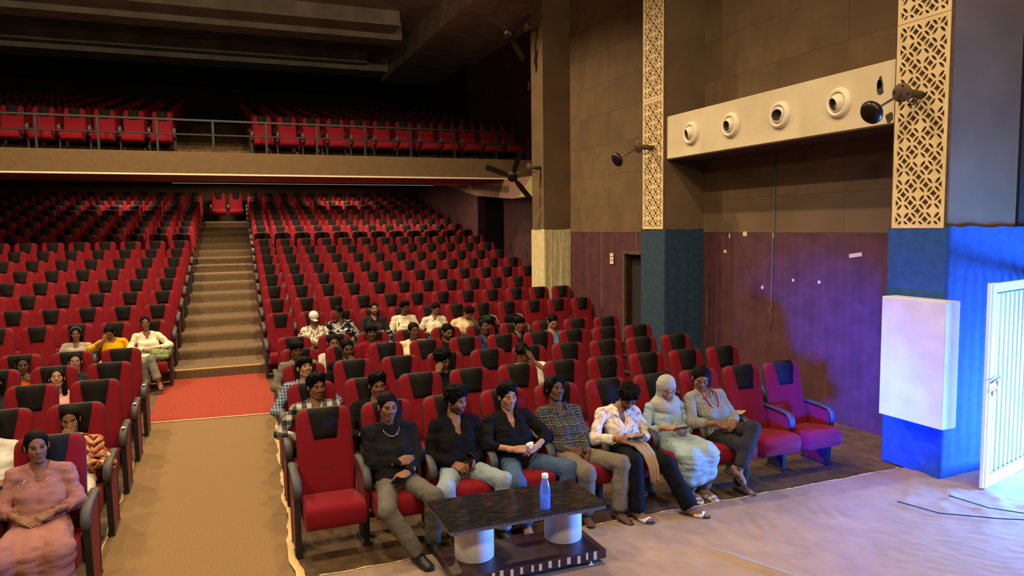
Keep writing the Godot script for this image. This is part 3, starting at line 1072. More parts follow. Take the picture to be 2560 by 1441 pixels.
func make_chair_parts() -> void:
	var red := mat("seat_red", Color(0.49, 0.07, 0.12), 0.85)
	red.metallic_specular = 0.25
	red.albedo_texture = weave_image(64, 8, 0.14)
	red.uv1_triplanar = true
	red.uv1_scale = Vector3(26, 26, 26)
	red.rim_enabled = true
	red.rim = 0.25
	var black := mat("seat_black", Color(0.115, 0.108, 0.10), 0.85)
	black.albedo_texture = red.albedo_texture
	black.metallic_specular = 0.25
	black.uv1_triplanar = true
	black.uv1_scale = Vector3(26, 26, 26)
	var shell := mat("seat_shell", Color(0.10, 0.09, 0.085), 0.6)
	var arm := mat("seat_arm", Color(0.205, 0.20, 0.19), 0.6)
	var outline := round_outline(0.225, 0.222, 0.40, SEAT_TOP, 0.03, 0.085)
	# backrest cushion
	var st := begin(true)
	var rings := [back_ring(outline, 0.0, -0.05), back_ring(outline, -0.008, -0.03), back_ring(outline, -0.008, -0.005), back_ring(outline, 0.006, 0.012), back_ring(outline, 0.03, 0.022), back_ring(outline, 0.10, 0.028)]
	loft(st, rings, false, true)
	chair_parts["backrest"] = [finish(st, red), red]
	# stitched seam across the small of the back
	st = begin()
	box(st, Vector3(0, 0.62, lean(0.62) + 0.027), Vector3(0.13, 0.006, 0.006))
	chair_parts["seam"] = [finish(st, shell), shell]
	# black panel, over the top
	st = begin(true)
	var pts := []
	var hw := []
	var nr := []
	var fwd := Vector3(0, 0.24, 0.97).normalized()
	for e in [[0.852, 0.029, 0.092], [0.90, 0.0295, 0.101], [0.96, 0.0295, 0.111], [1.01, 0.0295, 0.12], [1.045, 0.026, 0.125], [1.072, 0.016, 0.129]]:
		var b: float = 0.0 if e[0] < 0.85 else (e[0] - 0.85) * (e[0] - 0.85) * 0.25
		pts.append(Vector3(0, e[0], lean(e[0]) + e[1] + b))
		hw.append(e[2])
		nr.append(fwd)
	for e in [[SEAT_TOP + 0.003, -0.006, 0.132], [SEAT_TOP + 0.003, -0.03, 0.132], [SEAT_TOP - 0.012, -0.052, 0.132]]:
		pts.append(Vector3(0, e[0], lean(e[0]) + e[1] + 0.014))
		hw.append(e[2])
		nr.append(Vector3(0, 1, 0.15).normalized() if e[1] > -0.05 else Vector3(0, 0.5, -0.8))
	ribbon(st, pts, Vector3.RIGHT, hw, nr, 0.006)
	chair_parts["headrest"] = [finish(st, black), black]
	# hard shell at the back
	st = begin(true)
	loft(st, [back_ring(outline, 0.03, -0.085), back_ring(outline, 0.002, -0.07), back_ring(outline, -0.011, -0.045), back_ring(outline, -0.011, -0.026), back_ring(outline, 0.004, -0.022)], true, false)
	chair_parts["back_shell"] = [finish(st, shell), shell]
	# seat cushion: rounded block, front higher
	st = begin(true)
	rings = []
	for e in [[0.13, 0.29, 0.395, 0.205], [0.15, 0.275, 0.412, 0.228], [0.30, 0.268, 0.438, 0.236], [0.48, 0.268, 0.466, 0.238], [0.60, 0.275, 0.474, 0.236], [0.648, 0.292, 0.462, 0.232], [0.668, 0.33, 0.435, 0.222]]:
		var ring := PackedVector3Array()
		var z: float = e[0]
		for p in round_outline(e[3], e[3] + 0.002, e[1], e[2], 0.025, 0.035):
			var crown := 0.012 * (1.0 - pow(p.x / 0.24, 2)) if p.y > (e[1] + e[2]) / 2 else 0.0
			ring.append(Vector3(-p.x, p.y + crown, z))
		rings.append(ring)
	loft(st, rings, true, true)
	chair_parts["seat"] = [finish(st, red), red]
	# standard between two chairs: pedestal, side panel, armrest (at x = 0)
	st = begin()
	chamfer_box(st, Vector3(0, 0.13, 0.27), Vector3(0.05, 0.26, 0.24), 0.006)
	chamfer_box(st, Vector3(0, 0.01, 0.27), Vector3(0.085, 0.02, 0.3), 0.004)
	chair_parts["pedestal"] = [finish(st, shell), shell]
	st = begin()
	extrude(st, PackedVector2Array([Vector2(0.10, 0.25), Vector2(0.42, 0.25), Vector2(0.44, 0.34), Vector2(0.45, 0.60), Vector2(0.05, 0.63), Vector2(0.06, 0.5)]), Vector3(-0.018, 0, 0), Vector3(0, 0, 1), Vector3.UP, Vector3(0.036, 0, 0))
	chair_parts["side_panel"] = [finish(st, red), red]
	st = begin(true)
	rings = []
	for e in [[0.02, 0.648, 0.028, 0.012], [0.04, 0.655, 0.034, 0.015], [0.20, 0.652, 0.036, 0.016], [0.34, 0.648, 0.037, 0.017], [0.43, 0.632, 0.038, 0.019], [0.475, 0.595, 0.038, 0.019], [0.49, 0.545, 0.037, 0.017], [0.488, 0.50, 0.033, 0.012]]:
		var k := rings.size()
		var bent := clampf((e[0] - 0.36) / 0.13, 0, 1) if k < 7 else 1.0
		var up := Vector3(0, cos(bent * 1.5), sin(bent * 1.5))
		rings.append(circle(Vector3(0, e[1], e[0]), Vector3.RIGHT, up, e[2], 12, e[3]))
	loft(st, rings)
	chair_parts["armrest"] = [finish(st, arm), arm]
	# end standard: red panel down to the floor with a dark frame
	st = begin()
	extrude(st, PackedVector2Array([Vector2(0.12, 0.02), Vector2(0.40, 0.02), Vector2(0.46, 0.60), Vector2(0.03, 0.63)]), Vector3(-0.020, 0, 0), Vector3(0, 0, 1), Vector3.UP, Vector3(0.040, 0, 0))
	chair_parts["end_panel"] = [finish(st, red), red]
	st = begin()
	extrude(st, PackedVector2Array([Vector2(0.40, 0.0), Vector2(0.43, 0.0), Vector2(0.487, 0.60), Vector2(0.46, 0.60)]), Vector3(-0.024, 0, 0), Vector3(0, 0, 1), Vector3.UP, Vector3(0.048, 0, 0))
	extrude(st, PackedVector2Array([Vector2(0.09, 0.0), Vector2(0.12, 0.0), Vector2(0.03, 0.63), Vector2(0.0, 0.63)]), Vector3(-0.024, 0, 0), Vector3(0, 0, 1), Vector3.UP, Vector3(0.048, 0, 0))
	box(st, Vector3(0, 0.012, 0.26), Vector3(0.06, 0.024, 0.4))
	chair_parts["end_frame"] = [finish(st, shell), shell]

func nth(i: int) -> String:
	return ["first", "second", "third", "fourth", "fifth", "sixth", "seventh", "eighth", "ninth", "tenth", "eleventh", "twelfth", "thirteenth", "fourteenth", "fifteenth", "sixteenth", "seventeenth", "eighteenth", "nineteenth", "twentieth", "twenty-first", "twenty-second"][i]

func chair_part(o: Node3D, called: String, key: String, at := Vector3.ZERO) -> void:
	var p := MeshInstance3D.new()
	p.name = called
	p.mesh = chair_parts[key][0]
	p.position = at
	o.add_child(p, true)

# ends: "" inside a row, "left" or "right" when that side is the row's end
func chair_proto(ends: String, pitch: float) -> Node3D:
	var o := Node3D.new()
	for k in ["backrest", "headrest", "back_shell", "seat"]:
		chair_part(o, k, k)
	chair_part(o, "seam", "seam")
	var left := Vector3(-pitch / 2, 0, 0)
	if ends == "left":
		for k in ["end_panel", "end_frame", "armrest"]:
			chair_part(o, k, k, left)
	else:
		for k in ["pedestal", "side_panel", "armrest"]:
			chair_part(o, k, k, left)
	if ends == "right":
		for k in ["end_panel", "end_frame", "armrest"]:
			chair_part(o, k, k, -left)
	return o

func chair_whole(pitch: float) -> ArrayMesh:
	# the far copies: one mesh, a surface for each material
	var by := {}
	for k in ["backrest", "headrest", "back_shell", "seat", "pedestal", "side_panel", "armrest"]:
		var m: Material = chair_parts[k][1]
		if not by.has(m):
			by[m] = SurfaceTool.new()
		var x := Transform3D(Basis(), Vector3(-pitch / 2, 0, 0) if k in ["pedestal", "side_panel", "armrest"] else Vector3.ZERO)
		by[m].append_from(chair_parts[k][0], 0, x)
	var mesh := ArrayMesh.new()
	for m in by:
		by[m].set_material(m)
		by[m].commit(mesh)
	return mesh

func in_view(p: Vector3, margin: float) -> bool:
	var q := cam.transform.affine_inverse() * p
	if q.z > -0.3:
		return false
	var u := FOCAL * q.x / -q.z
	var v := -FOCAL * q.y / -q.z
	return absf(u) < 1280 + margin and absf(v) < 720 + margin

func seat_spot(i: int, block: String, k: int) -> Vector3:
	# floor point under chair k of row i, k counted from the aisle
	var x := 0.0
	if block == "right":
		var last: float = (7.02 if i == 7 else 7.14) if i >= 5 else [5.74, 5.80, 5.86, 5.93, 5.99][i]
		var n := 11 if i >= 5 else 9
		x = lerpf(aisle_right(i), last, float(k) / n)
	else:
		x = aisle_left(i) - 0.56 * k
	return Vector3(x, row_height(i), -row_depth(i))

func build_chairs() -> void:
	make_chair_parts()
	var all := []
	for i in 22:
		var n := 10 if i < 5 else 12
		for k in n:
			if i == 7 and k > 10:
				continue   # the curtain pillar stands there
			all.append({"at": seat_spot(i, "right", k), "ends": "left" if k == 0 else ("right" if k == n - 1 else ""), "label": "red theatre chair, %s row right of the aisle, %s from it" % [nth(i), nth(k)], "group": "theatre chairs right of the centre aisle"})
		for k in 14:
			all.append({"at": seat_spot(i, "left", k), "ends": "right" if k == 0 else "", "plate" if k == 0 and i in [2, 3, 4] else "plain": true, "label": "red theatre chair, %s row left of the aisle, %s from it" % [nth(i), nth(k)], "group": "theatre chairs left of the centre aisle"})
	for k in 2:
		all.append({"at": Vector3(0.08 + 0.6 * k, row_height(21), -row_depth(21)), "ends": "", "label": "red theatre chair at the head of the stairs, %s of two" % nth(k), "group": "theatre chairs at the head of the stairs"})
	for r in 10:
		for k in 12:
			all.append({"at": Vector3(1.2 + 0.63 * k, 4.52 + 0.19 * r, -20.45 - 0.95 * r), "ends": "left" if k == 0 else "", "label": "red theatre chair, %s balcony row right of its aisle, %s from it" % [nth(r), nth(k)], "group": "theatre chairs on the balcony"})
		for k in 10:
			all.append({"at": Vector3(-1.17 - 0.635 * k, 4.52 + 0.19 * r, -20.45 - 0.95 * r), "ends": "right" if k == 0 else "", "label": "red theatre chair, %s balcony row left of its aisle, %s from it" % [nth(r), nth(k)], "group": "theatre chairs on the balcony"})
	var seen := []
	for c in all:
		if in_view(c.at + Vector3(0, 0.7, 0.2), 90.0):
			c.dist = (c.at as Vector3).distance_to(Vector3(0, CAM_H, 0))
			seen.append(c)
	seen.sort_custom(func(a, b): return a.dist < b.dist)
	var protos := {"": chair_proto("", 0.558), "left": chair_proto("left", 0.558), "right": chair_proto("right", 0.558)}
	var whole := chair_whole(0.56)
	var far := []
	for n in seen.size():
		var c = seen[n]
		if n >= 300:
			far.append(c)
			continue
		var o: Node3D
		if c.dist < 21.0:
			o = protos[c.ends].duplicate()
		else:
			o = MeshInstance3D.new()
			o.mesh = whole
		if c.has("plate"):
			var st := begin()
			chamfer_box(st, Vector3(0.279, 0.6715, 0.40), Vector3(0.034, 0.004, 0.05), 0.001, Transform3D())
			part("seat_number_plate", st, mat("plate_white", Color(0.85, 0.84, 0.8), 0.5), o)
		o.name = numbered("theatre_chair")
		add_child(o)
		o.position = c.at
		tag(o, c.label, "chair", c.group)
	for k in protos:
		protos[k].free()
	var mm := MultiMesh.new()
	mm.transform_format = MultiMesh.TRANSFORM_3D
	mm.mesh = whole
	mm.instance_count = far.size()
	for n in far.size():
		mm.set_instance_transform(n, Transform3D(Basis(), far[n].at))
	var mi := MultiMeshInstance3D.new()
	mi.name = "distant_theatre_chairs"
	mi.multimesh = mm
	add_child(mi)
	mi.set_meta("kind", "stuff")
	tag(mi, "farthest red theatre chairs under the balcony and up on it", "chairs")

# ---------------------------------------------------------------- the low table before the front row
func build_table() -> void:
	var granite := mat("granite", Color(0.205, 0.20, 0.21), 0.12)
	var img := noise_tex(0.02, Color(0.52, 0.52, 0.53), Color(1.0, 1.0, 1.0), 77, 512, 6, Color(0.56, 0.56, 0.57))
	granite.albedo_texture = img
	granite.uv1_triplanar = true
	granite.uv1_scale = Vector3(0.7, 0.7, 2.2)
	var edge := noisy("granite_edge", Color(0.44, 0.43, 0.44), 0.6, 0.09, 0.65, 2.6, false)
	var o := thing("coffee_table", "low black granite table on two white drums", "table", Vector3(2.0, 0, -4.93))
	var st := begin()
	chamfer_box(st, Vector3(0, 0.5395, 0), Vector3(1.225, 0.021, 0.575), 0.003)
	part("table_top", st, granite, o)
	st = begin()
	chamfer_box(st, Vector3(0, 0.515, 0), Vector3(1.217, 0.028, 0.567), 0.002)
	part("top_edge", st, edge, o)
	for x in [-0.30, 0.46]:
		st = begin(true)
		lathe(st, [[0.146, 0.14], [0.15, 0.145], [0.15, 0.495], [0.146, 0.501]], 44, Transform3D(Basis(), Vector3(x, 0, -0.12 if x < 0 else -0.15)))
		part("drum", st, noisy("drum_white", Color(0.84, 0.84, 0.85), 0.38, 0.02, 0.06, 1.0, false), o)
	# worn brown label scraps on the right drum
	for e in [[-0.45, 0.40, 0.2], [-0.28, 0.42, -0.3], [-0.18, 0.395, 0.5], [-0.32, 0.385, 0.1], [-0.05, 0.40, -0.5]]:
		st = begin()
		var a: float = e[0] - 0.25
		chamfer_box(st, Vector3.ZERO, Vector3(0.045, 0.022, 0.003), 0.001, Transform3D(Basis(Vector3.UP, a) * Basis(Vector3.BACK, e[2]), Vector3(0.46 + sin(a) * 0.151, e[1], -0.15 + cos(a) * 0.151)))
		part("label_scrap", st, mat("glue_brown", Color(0.47, 0.42, 0.34), 0.8), o)
	var wood := noisy("dark_board", Color(0.25, 0.125, 0.12), 0.4, 0.02, 0.4, 1.5, false)
	st = begin()
	chamfer_box(st, Vector3(0.06, 0.105, -0.06), Vector3(1.21, 0.07, 0.50), 0.004)
	part("base_board", st, wood, o)
	var tear := mat("torn_tape", Color(0.68, 0.66, 0.63), 0.7)
	for k in 15:
		st = begin()
		chamfer_box(st, Vector3(-0.5 + 0.077 * k + rng.randf_range(-0.012, 0.012), 0.105, 0.1905), Vector3(rng.randf_range(0.016, 0.03), rng.randf_range(0.05, 0.068), 0.003), 0.001, Transform3D(Basis(Vector3.BACK, rng.randf_range(-0.03, 0.03)), Vector3.ZERO))
		part("tape_scrap", st, tear, o)
	for x in [-0.48, 0.56]:
		for z in [-0.26, 0.12]:
			st = begin(true)
			lathe(st, [[0.022, 0.0], [0.024, 0.004], [0.024, 0.012], [0.013, 0.018], [0.013, 0.058], [0.026, 0.066], [0.026, 0.07]], 16, Transform3D(Basis(), Vector3(x, 0, z)))
			part("foot", st, mat("chrome", Color(0.75, 0.75, 0.76), 0.25, 0.9), o)
	# water bottle
	var b := thing("water_bottle", "clear blue water bottle with white cap, half full", "bottle", Vector3(2.143, 0.551, -4.72))
	var glass := StandardMaterial3D.new()
	glass.albedo_color = Color(0.35, 0.6, 1.0, 0.30)
	glass.transparency = BaseMaterial3D.TRANSPARENCY_ALPHA
	glass.roughness = 0.05
	st = begin(true)
	lathe(st, [[0.034, 0.002], [0.039, 0.006], [0.040, 0.02], [0.0385, 0.05], [0.040, 0.10], [0.0405, 0.135], [0.037, 0.16], [0.030, 0.195], [0.024, 0.22], [0.021, 0.24]], 28, Transform3D(), true, false)
	part("bottle_wall", st, glass, b)
	var water := StandardMaterial3D.new()
	water.albedo_color = Color(0.20, 0.42, 0.95, 0.55)
	water.transparency = BaseMaterial3D.TRANSPARENCY_ALPHA
	water.roughness = 0.02
	st = begin(true)
	lathe(st, [[0.030, 0.006], [0.036, 0.012], [0.0365, 0.05], [0.037, 0.098], [0.001, 0.0985]], 28)
	part("water", st, water, b)
	st = begin(true)
	lathe(st, [[0.0225, 0.232], [0.0245, 0.236], [0.0245, 0.262], [0.022, 0.266]], 24)
	part("cap", st, mat("cap_white", Color(0.80, 0.90, 0.92), 0.4), b)

# ---------------------------------------------------------------- soft bodies: distance fields meshed as surface nets
const CAP := 0        # tapered capsule a-b with radii ra, rb
const CUT := 1        # the same, taken away
const ELL := 2        # ellipsoid at a with radii b
const ELL_CUT := 3

func net(prims: Array, cell: float, k: float) -> Array:
	var lo := Vector3(1e9, 1e9, 1e9)
	var hi := -lo
	for q in prims:
		var t: int = q[0]
		if t == CUT or t == ELL_CUT:
			continue
		var a: Vector3 = q[1]
		var b: Vector3 = q[2]
		if t == ELL:
			lo = lo.min(a - b)
			hi = hi.max(a + b)
		else:
			var r: float = maxf(q[3], q[4])
			lo = lo.min(a.min(b) - Vector3(r, r, r))
			hi = hi.max(a.max(b) + Vector3(r, r, r))
	var pad := Vector3.ONE * (k * 0.5 + cell * 2.5)
	lo -= pad
	hi += pad
	var nx := int((hi.x - lo.x) / cell) + 2
	var ny := int((hi.y - lo.y) / cell) + 2
	var nz := int((hi.z - lo.z) / cell) + 2
	var f := PackedFloat32Array()
	f.resize(nx * ny * nz)
	f.fill(0.3)
	for q in prims:
		var t: int = q[0]
		var a: Vector3 = q[1]
		var b: Vector3 = q[2]
		var kk: float = q[5] if q.size() > 5 else k
		var m := kk + cell * 2.2
		var l: Vector3
		var h: Vector3
		var ra := 0.0
		var rb := 0.0
		var ab := b - a
		var inv := 0.0
		if t == ELL or t == ELL_CUT:
			l = a - b - Vector3(m, m, m)
			h = a + b + Vector3(m, m, m)
		else:
			ra = q[3]
			rb = q[4]
			var r := maxf(ra, rb) + m
			l = a.min(b) - Vector3(r, r, r)
			h = a.max(b) + Vector3(r, r, r)
			inv = 1.0 / maxf(ab.length_squared(), 1e-9)
		var x0 := clampi(int((l.x - lo.x) / cell), 0, nx)
		var x1 := clampi(int((h.x - lo.x) / cell) + 1, 0, nx)
		var y0 := clampi(int((l.y - lo.y) / cell), 0, ny)
		var y1 := clampi(int((h.y - lo.y) / cell) + 1, 0, ny)
		var z0 := clampi(int((l.z - lo.z) / cell), 0, nz)
		var z1 := clampi(int((h.z - lo.z) / cell) + 1, 0, nz)
		var dr := rb - ra
		for z in range(z0, z1):
			for y in range(y0, y1):
				var at := (z * ny + y) * nx
				var p := Vector3(lo.x + x0 * cell, lo.y + y * cell, lo.z + z * cell) - a
				for x in range(x0, x1):
					var d: float
					if t < 2:
						var s := clampf(p.dot(ab) * inv, 0.0, 1.0)
						d = (p - ab * s).length() - ra - dr * s
					else:
						var e := p / b
						var k0 := e.length()
						d = (k0 - 1.0) * k0 / maxf((e / b).length(), 1e-6)
					var o := f[at + x]
					if t == CAP or t == ELL:
						var g := maxf(kk - absf(o - d), 0.0)
						f[at + x] = minf(o, d) - g * g * 0.25 / kk
					else:
						var g := maxf(kk - absf(o + d), 0.0)
						f[at + x] = maxf(o, -d) + g * g * 0.25 / kk
					p.x += cell
	# vertices
	var vid := PackedInt32Array()
	vid.resize(nx * ny * nz)
	vid.fill(-1)
	var verts := PackedVector3Array()
	var lim := cell * 1.9
	var sy := nx
	var sz := nx * ny
	for z in nz - 1:
		for y in ny - 1:
			var at := (z * ny + y) * nx
			for x in nx - 1:
				var i := at + x
				var v0 := f[i]
				if v0 > lim or v0 < -lim:
					continue
				var v := [v0, f[i + 1], f[i + sy], f[i + sy + 1], f[i + sz], f[i + sz + 1], f[i + sz + sy], f[i + sz + sy + 1]]
				var neg := 0
				for c in 8:
					if v[c] < 0.0:
						neg += 1
				if neg == 0 or neg == 8:
					continue
				var sum := Vector3.ZERO
				var n := 0
				for e in EDGES:
					var va: float = v[e[0]]
					var vb: float = v[e[1]]
					if (va < 0.0) != (vb < 0.0):
						var s := va / (va - vb)
						sum += CORNER[e[0]].lerp(CORNER[e[1]], s)
						n += 1
				vid[i] = verts.size()
				verts.append(lo + (Vector3(x, y, z) + sum / n) * cell)
	# faces
	var idx := PackedInt32Array()
	for z in range(1, nz - 1):
		for y in range(1, ny - 1):
			var at := (z * ny + y) * nx
			for x in range(1, nx - 1):
				var i := at + x
				if vid[i] < 0:
					continue
				var s0 := f[i] < 0.0
				if s0 != (f[i + 1] < 0.0):
					face(idx, vid, i, i - sy, i - sy - sz, i - sz, s0)
				if s0 != (f[i + sy] < 0.0):
					face(idx, vid, i, i - sz, i - sz - 1, i - 1, s0)
				if s0 != (f[i + sz] < 0.0):
					face(idx, vid, i, i - 1, i - 1 - sy, i - sy, s0)
	return [verts, idx]

const EDGES := [[0, 1], [2, 3], [4, 5], [6, 7], [0, 2], [1, 3], [4, 6], [5, 7], [0, 4], [1, 5], [2, 6], [3, 7]]
const CORNER: Array[Vector3] = [Vector3(0, 0, 0), Vector3(1, 0, 0), Vector3(0, 1, 0), Vector3(1, 1, 0), Vector3(0, 0, 1), Vector3(1, 0, 1), Vector3(0, 1, 1), Vector3(1, 1, 1)]

func face(idx: PackedInt32Array, vid: PackedInt32Array, a: int, b: int, c: int, d: int, flip: bool) -> void:
	var i := vid[a]
	var j := vid[b]
	var k := vid[c]
	var l := vid[d]
	if i < 0 or j < 0 or k < 0 or l < 0:
		return
	if flip:
		idx.append_array([i, k, j, i, l, k])
	else:
		idx.append_array([i, j, k, i, k, l])

func net_normals(verts: PackedVector3Array, idx: PackedInt32Array) -> PackedVector3Array:
	var n := PackedVector3Array()
	n.resize(verts.size())
	for t in range(0, idx.size(), 3):
		var a := verts[idx[t]]
		var c := (verts[idx[t + 2]] - a).cross(verts[idx[t + 1]] - a)
		n[idx[t]] += c
		n[idx[t + 1]] += c
		n[idx[t + 2]] += c
	for i in n.size():
		n[i] = n[i].normalized()
	return n

# folds: push vertices along their normals by stretched noise
func wrinkle(m: Array, amp: float, freq: float, seed_n: int, stretch := Vector3(1, 1, 1)) -> void:
	var ns := FastNoiseLite.new()
	ns.seed = seed_n
	ns.frequency = freq
	ns.fractal_octaves = 2
	ns.fractal_gain = 0.35
	var verts: PackedVector3Array = m[0]
	var n := net_normals(verts, m[1])
	for i in verts.size():
		verts[i] += n[i] * amp * (ns.get_noise_3dv(verts[i] * stretch) * 0.75 + 0.22)
	m[0] = verts

class Lump:
	var v := PackedVector3Array()
	var n := PackedVector3Array()
	var c := PackedColorArray()
	var i := PackedInt32Array()
	func add(verts: PackedVector3Array, normals: PackedVector3Array, idx: PackedInt32Array, col: Variant, x := Transform3D(), flip := false) -> void:
		var base := v.size()
		for q in verts.size():
			v.append(x * verts[q])
			n.append((x.basis * normals[q]).normalized())
			c.append(col[q] if col is PackedColorArray else col)
		for t in range(0, idx.size(), 3):
			if flip:
				i.append_array([base + idx[t], base + idx[t + 2], base + idx[t + 1]])
			else:
				i.append_array([base + idx[t], base + idx[t + 1], base + idx[t + 2]])
	func mesh(m: Material) -> ArrayMesh:
		var arr := []
		arr.resize(Mesh.ARRAY_MAX)
		arr[Mesh.ARRAY_VERTEX] = v
		arr[Mesh.ARRAY_NORMAL] = n
		if c.size():
			arr[Mesh.ARRAY_COLOR] = c
		arr[Mesh.ARRAY_INDEX] = i
		var out := ArrayMesh.new()
		out.add_surface_from_arrays(Mesh.PRIMITIVE_TRIANGLES, arr)
		out.surface_set_material(0, m)
		return out

func net_mesh(m: Array, material: Material) -> ArrayMesh:
	var l := Lump.new()
	l.add(m[0], net_normals(m[0], m[1]), m[1], Color.WHITE)
	return l.mesh(material)

# mesh data of a small closed blob for eyes and the like
func blob(c: Vector3, r: Vector3, n := 10) -> Array:
	var verts := PackedVector3Array()
	var idx := PackedInt32Array()
	for j in n + 1:
		var a := PI * j / n
		for k in n:
			var b := TAU * k / n
			verts.append(c + Vector3(sin(a) * cos(b), cos(a), sin(a) * sin(b)) * r)
	for j in n:
		for k in n:
			var l := (k + 1) % n
			idx.append_array([j * n + k, j * n + l, (j + 1) * n + l, j * n + k, (j + 1) * n + l, (j + 1) * n + k])
	return [verts, idx]

func strip_tube(pts: Array, r: Array, n := 6) -> Array:
	var verts := PackedVector3Array()
	var idx := PackedInt32Array()
	for i in pts.size():
		var d: Vector3 = (pts[mini(i + 1, pts.size() - 1)] - pts[maxi(i - 1, 0)]).normalized()
		var u := d.cross(Vector3.UP if absf(d.y) < 0.9 else Vector3.RIGHT).normalized()
		var v := u.cross(d)
		for k in n:
			var a := TAU * k / n
			verts.append(pts[i] + (u * cos(a) + v * sin(a)) * r[i])
	for i in pts.size() - 1:
		for k in n:
			var l := (k + 1) % n
			idx.append_array([i * n + k, (i + 1) * n + k, (i + 1) * n + l, i * n + k, (i + 1) * n + l, i * n + l])
	return [verts, idx]

# ---------------------------------------------------------------- heads, hair, hands, feet: made once, used many times
var heads := {}
var hairs := {}
var hands := {}
var feet := {}

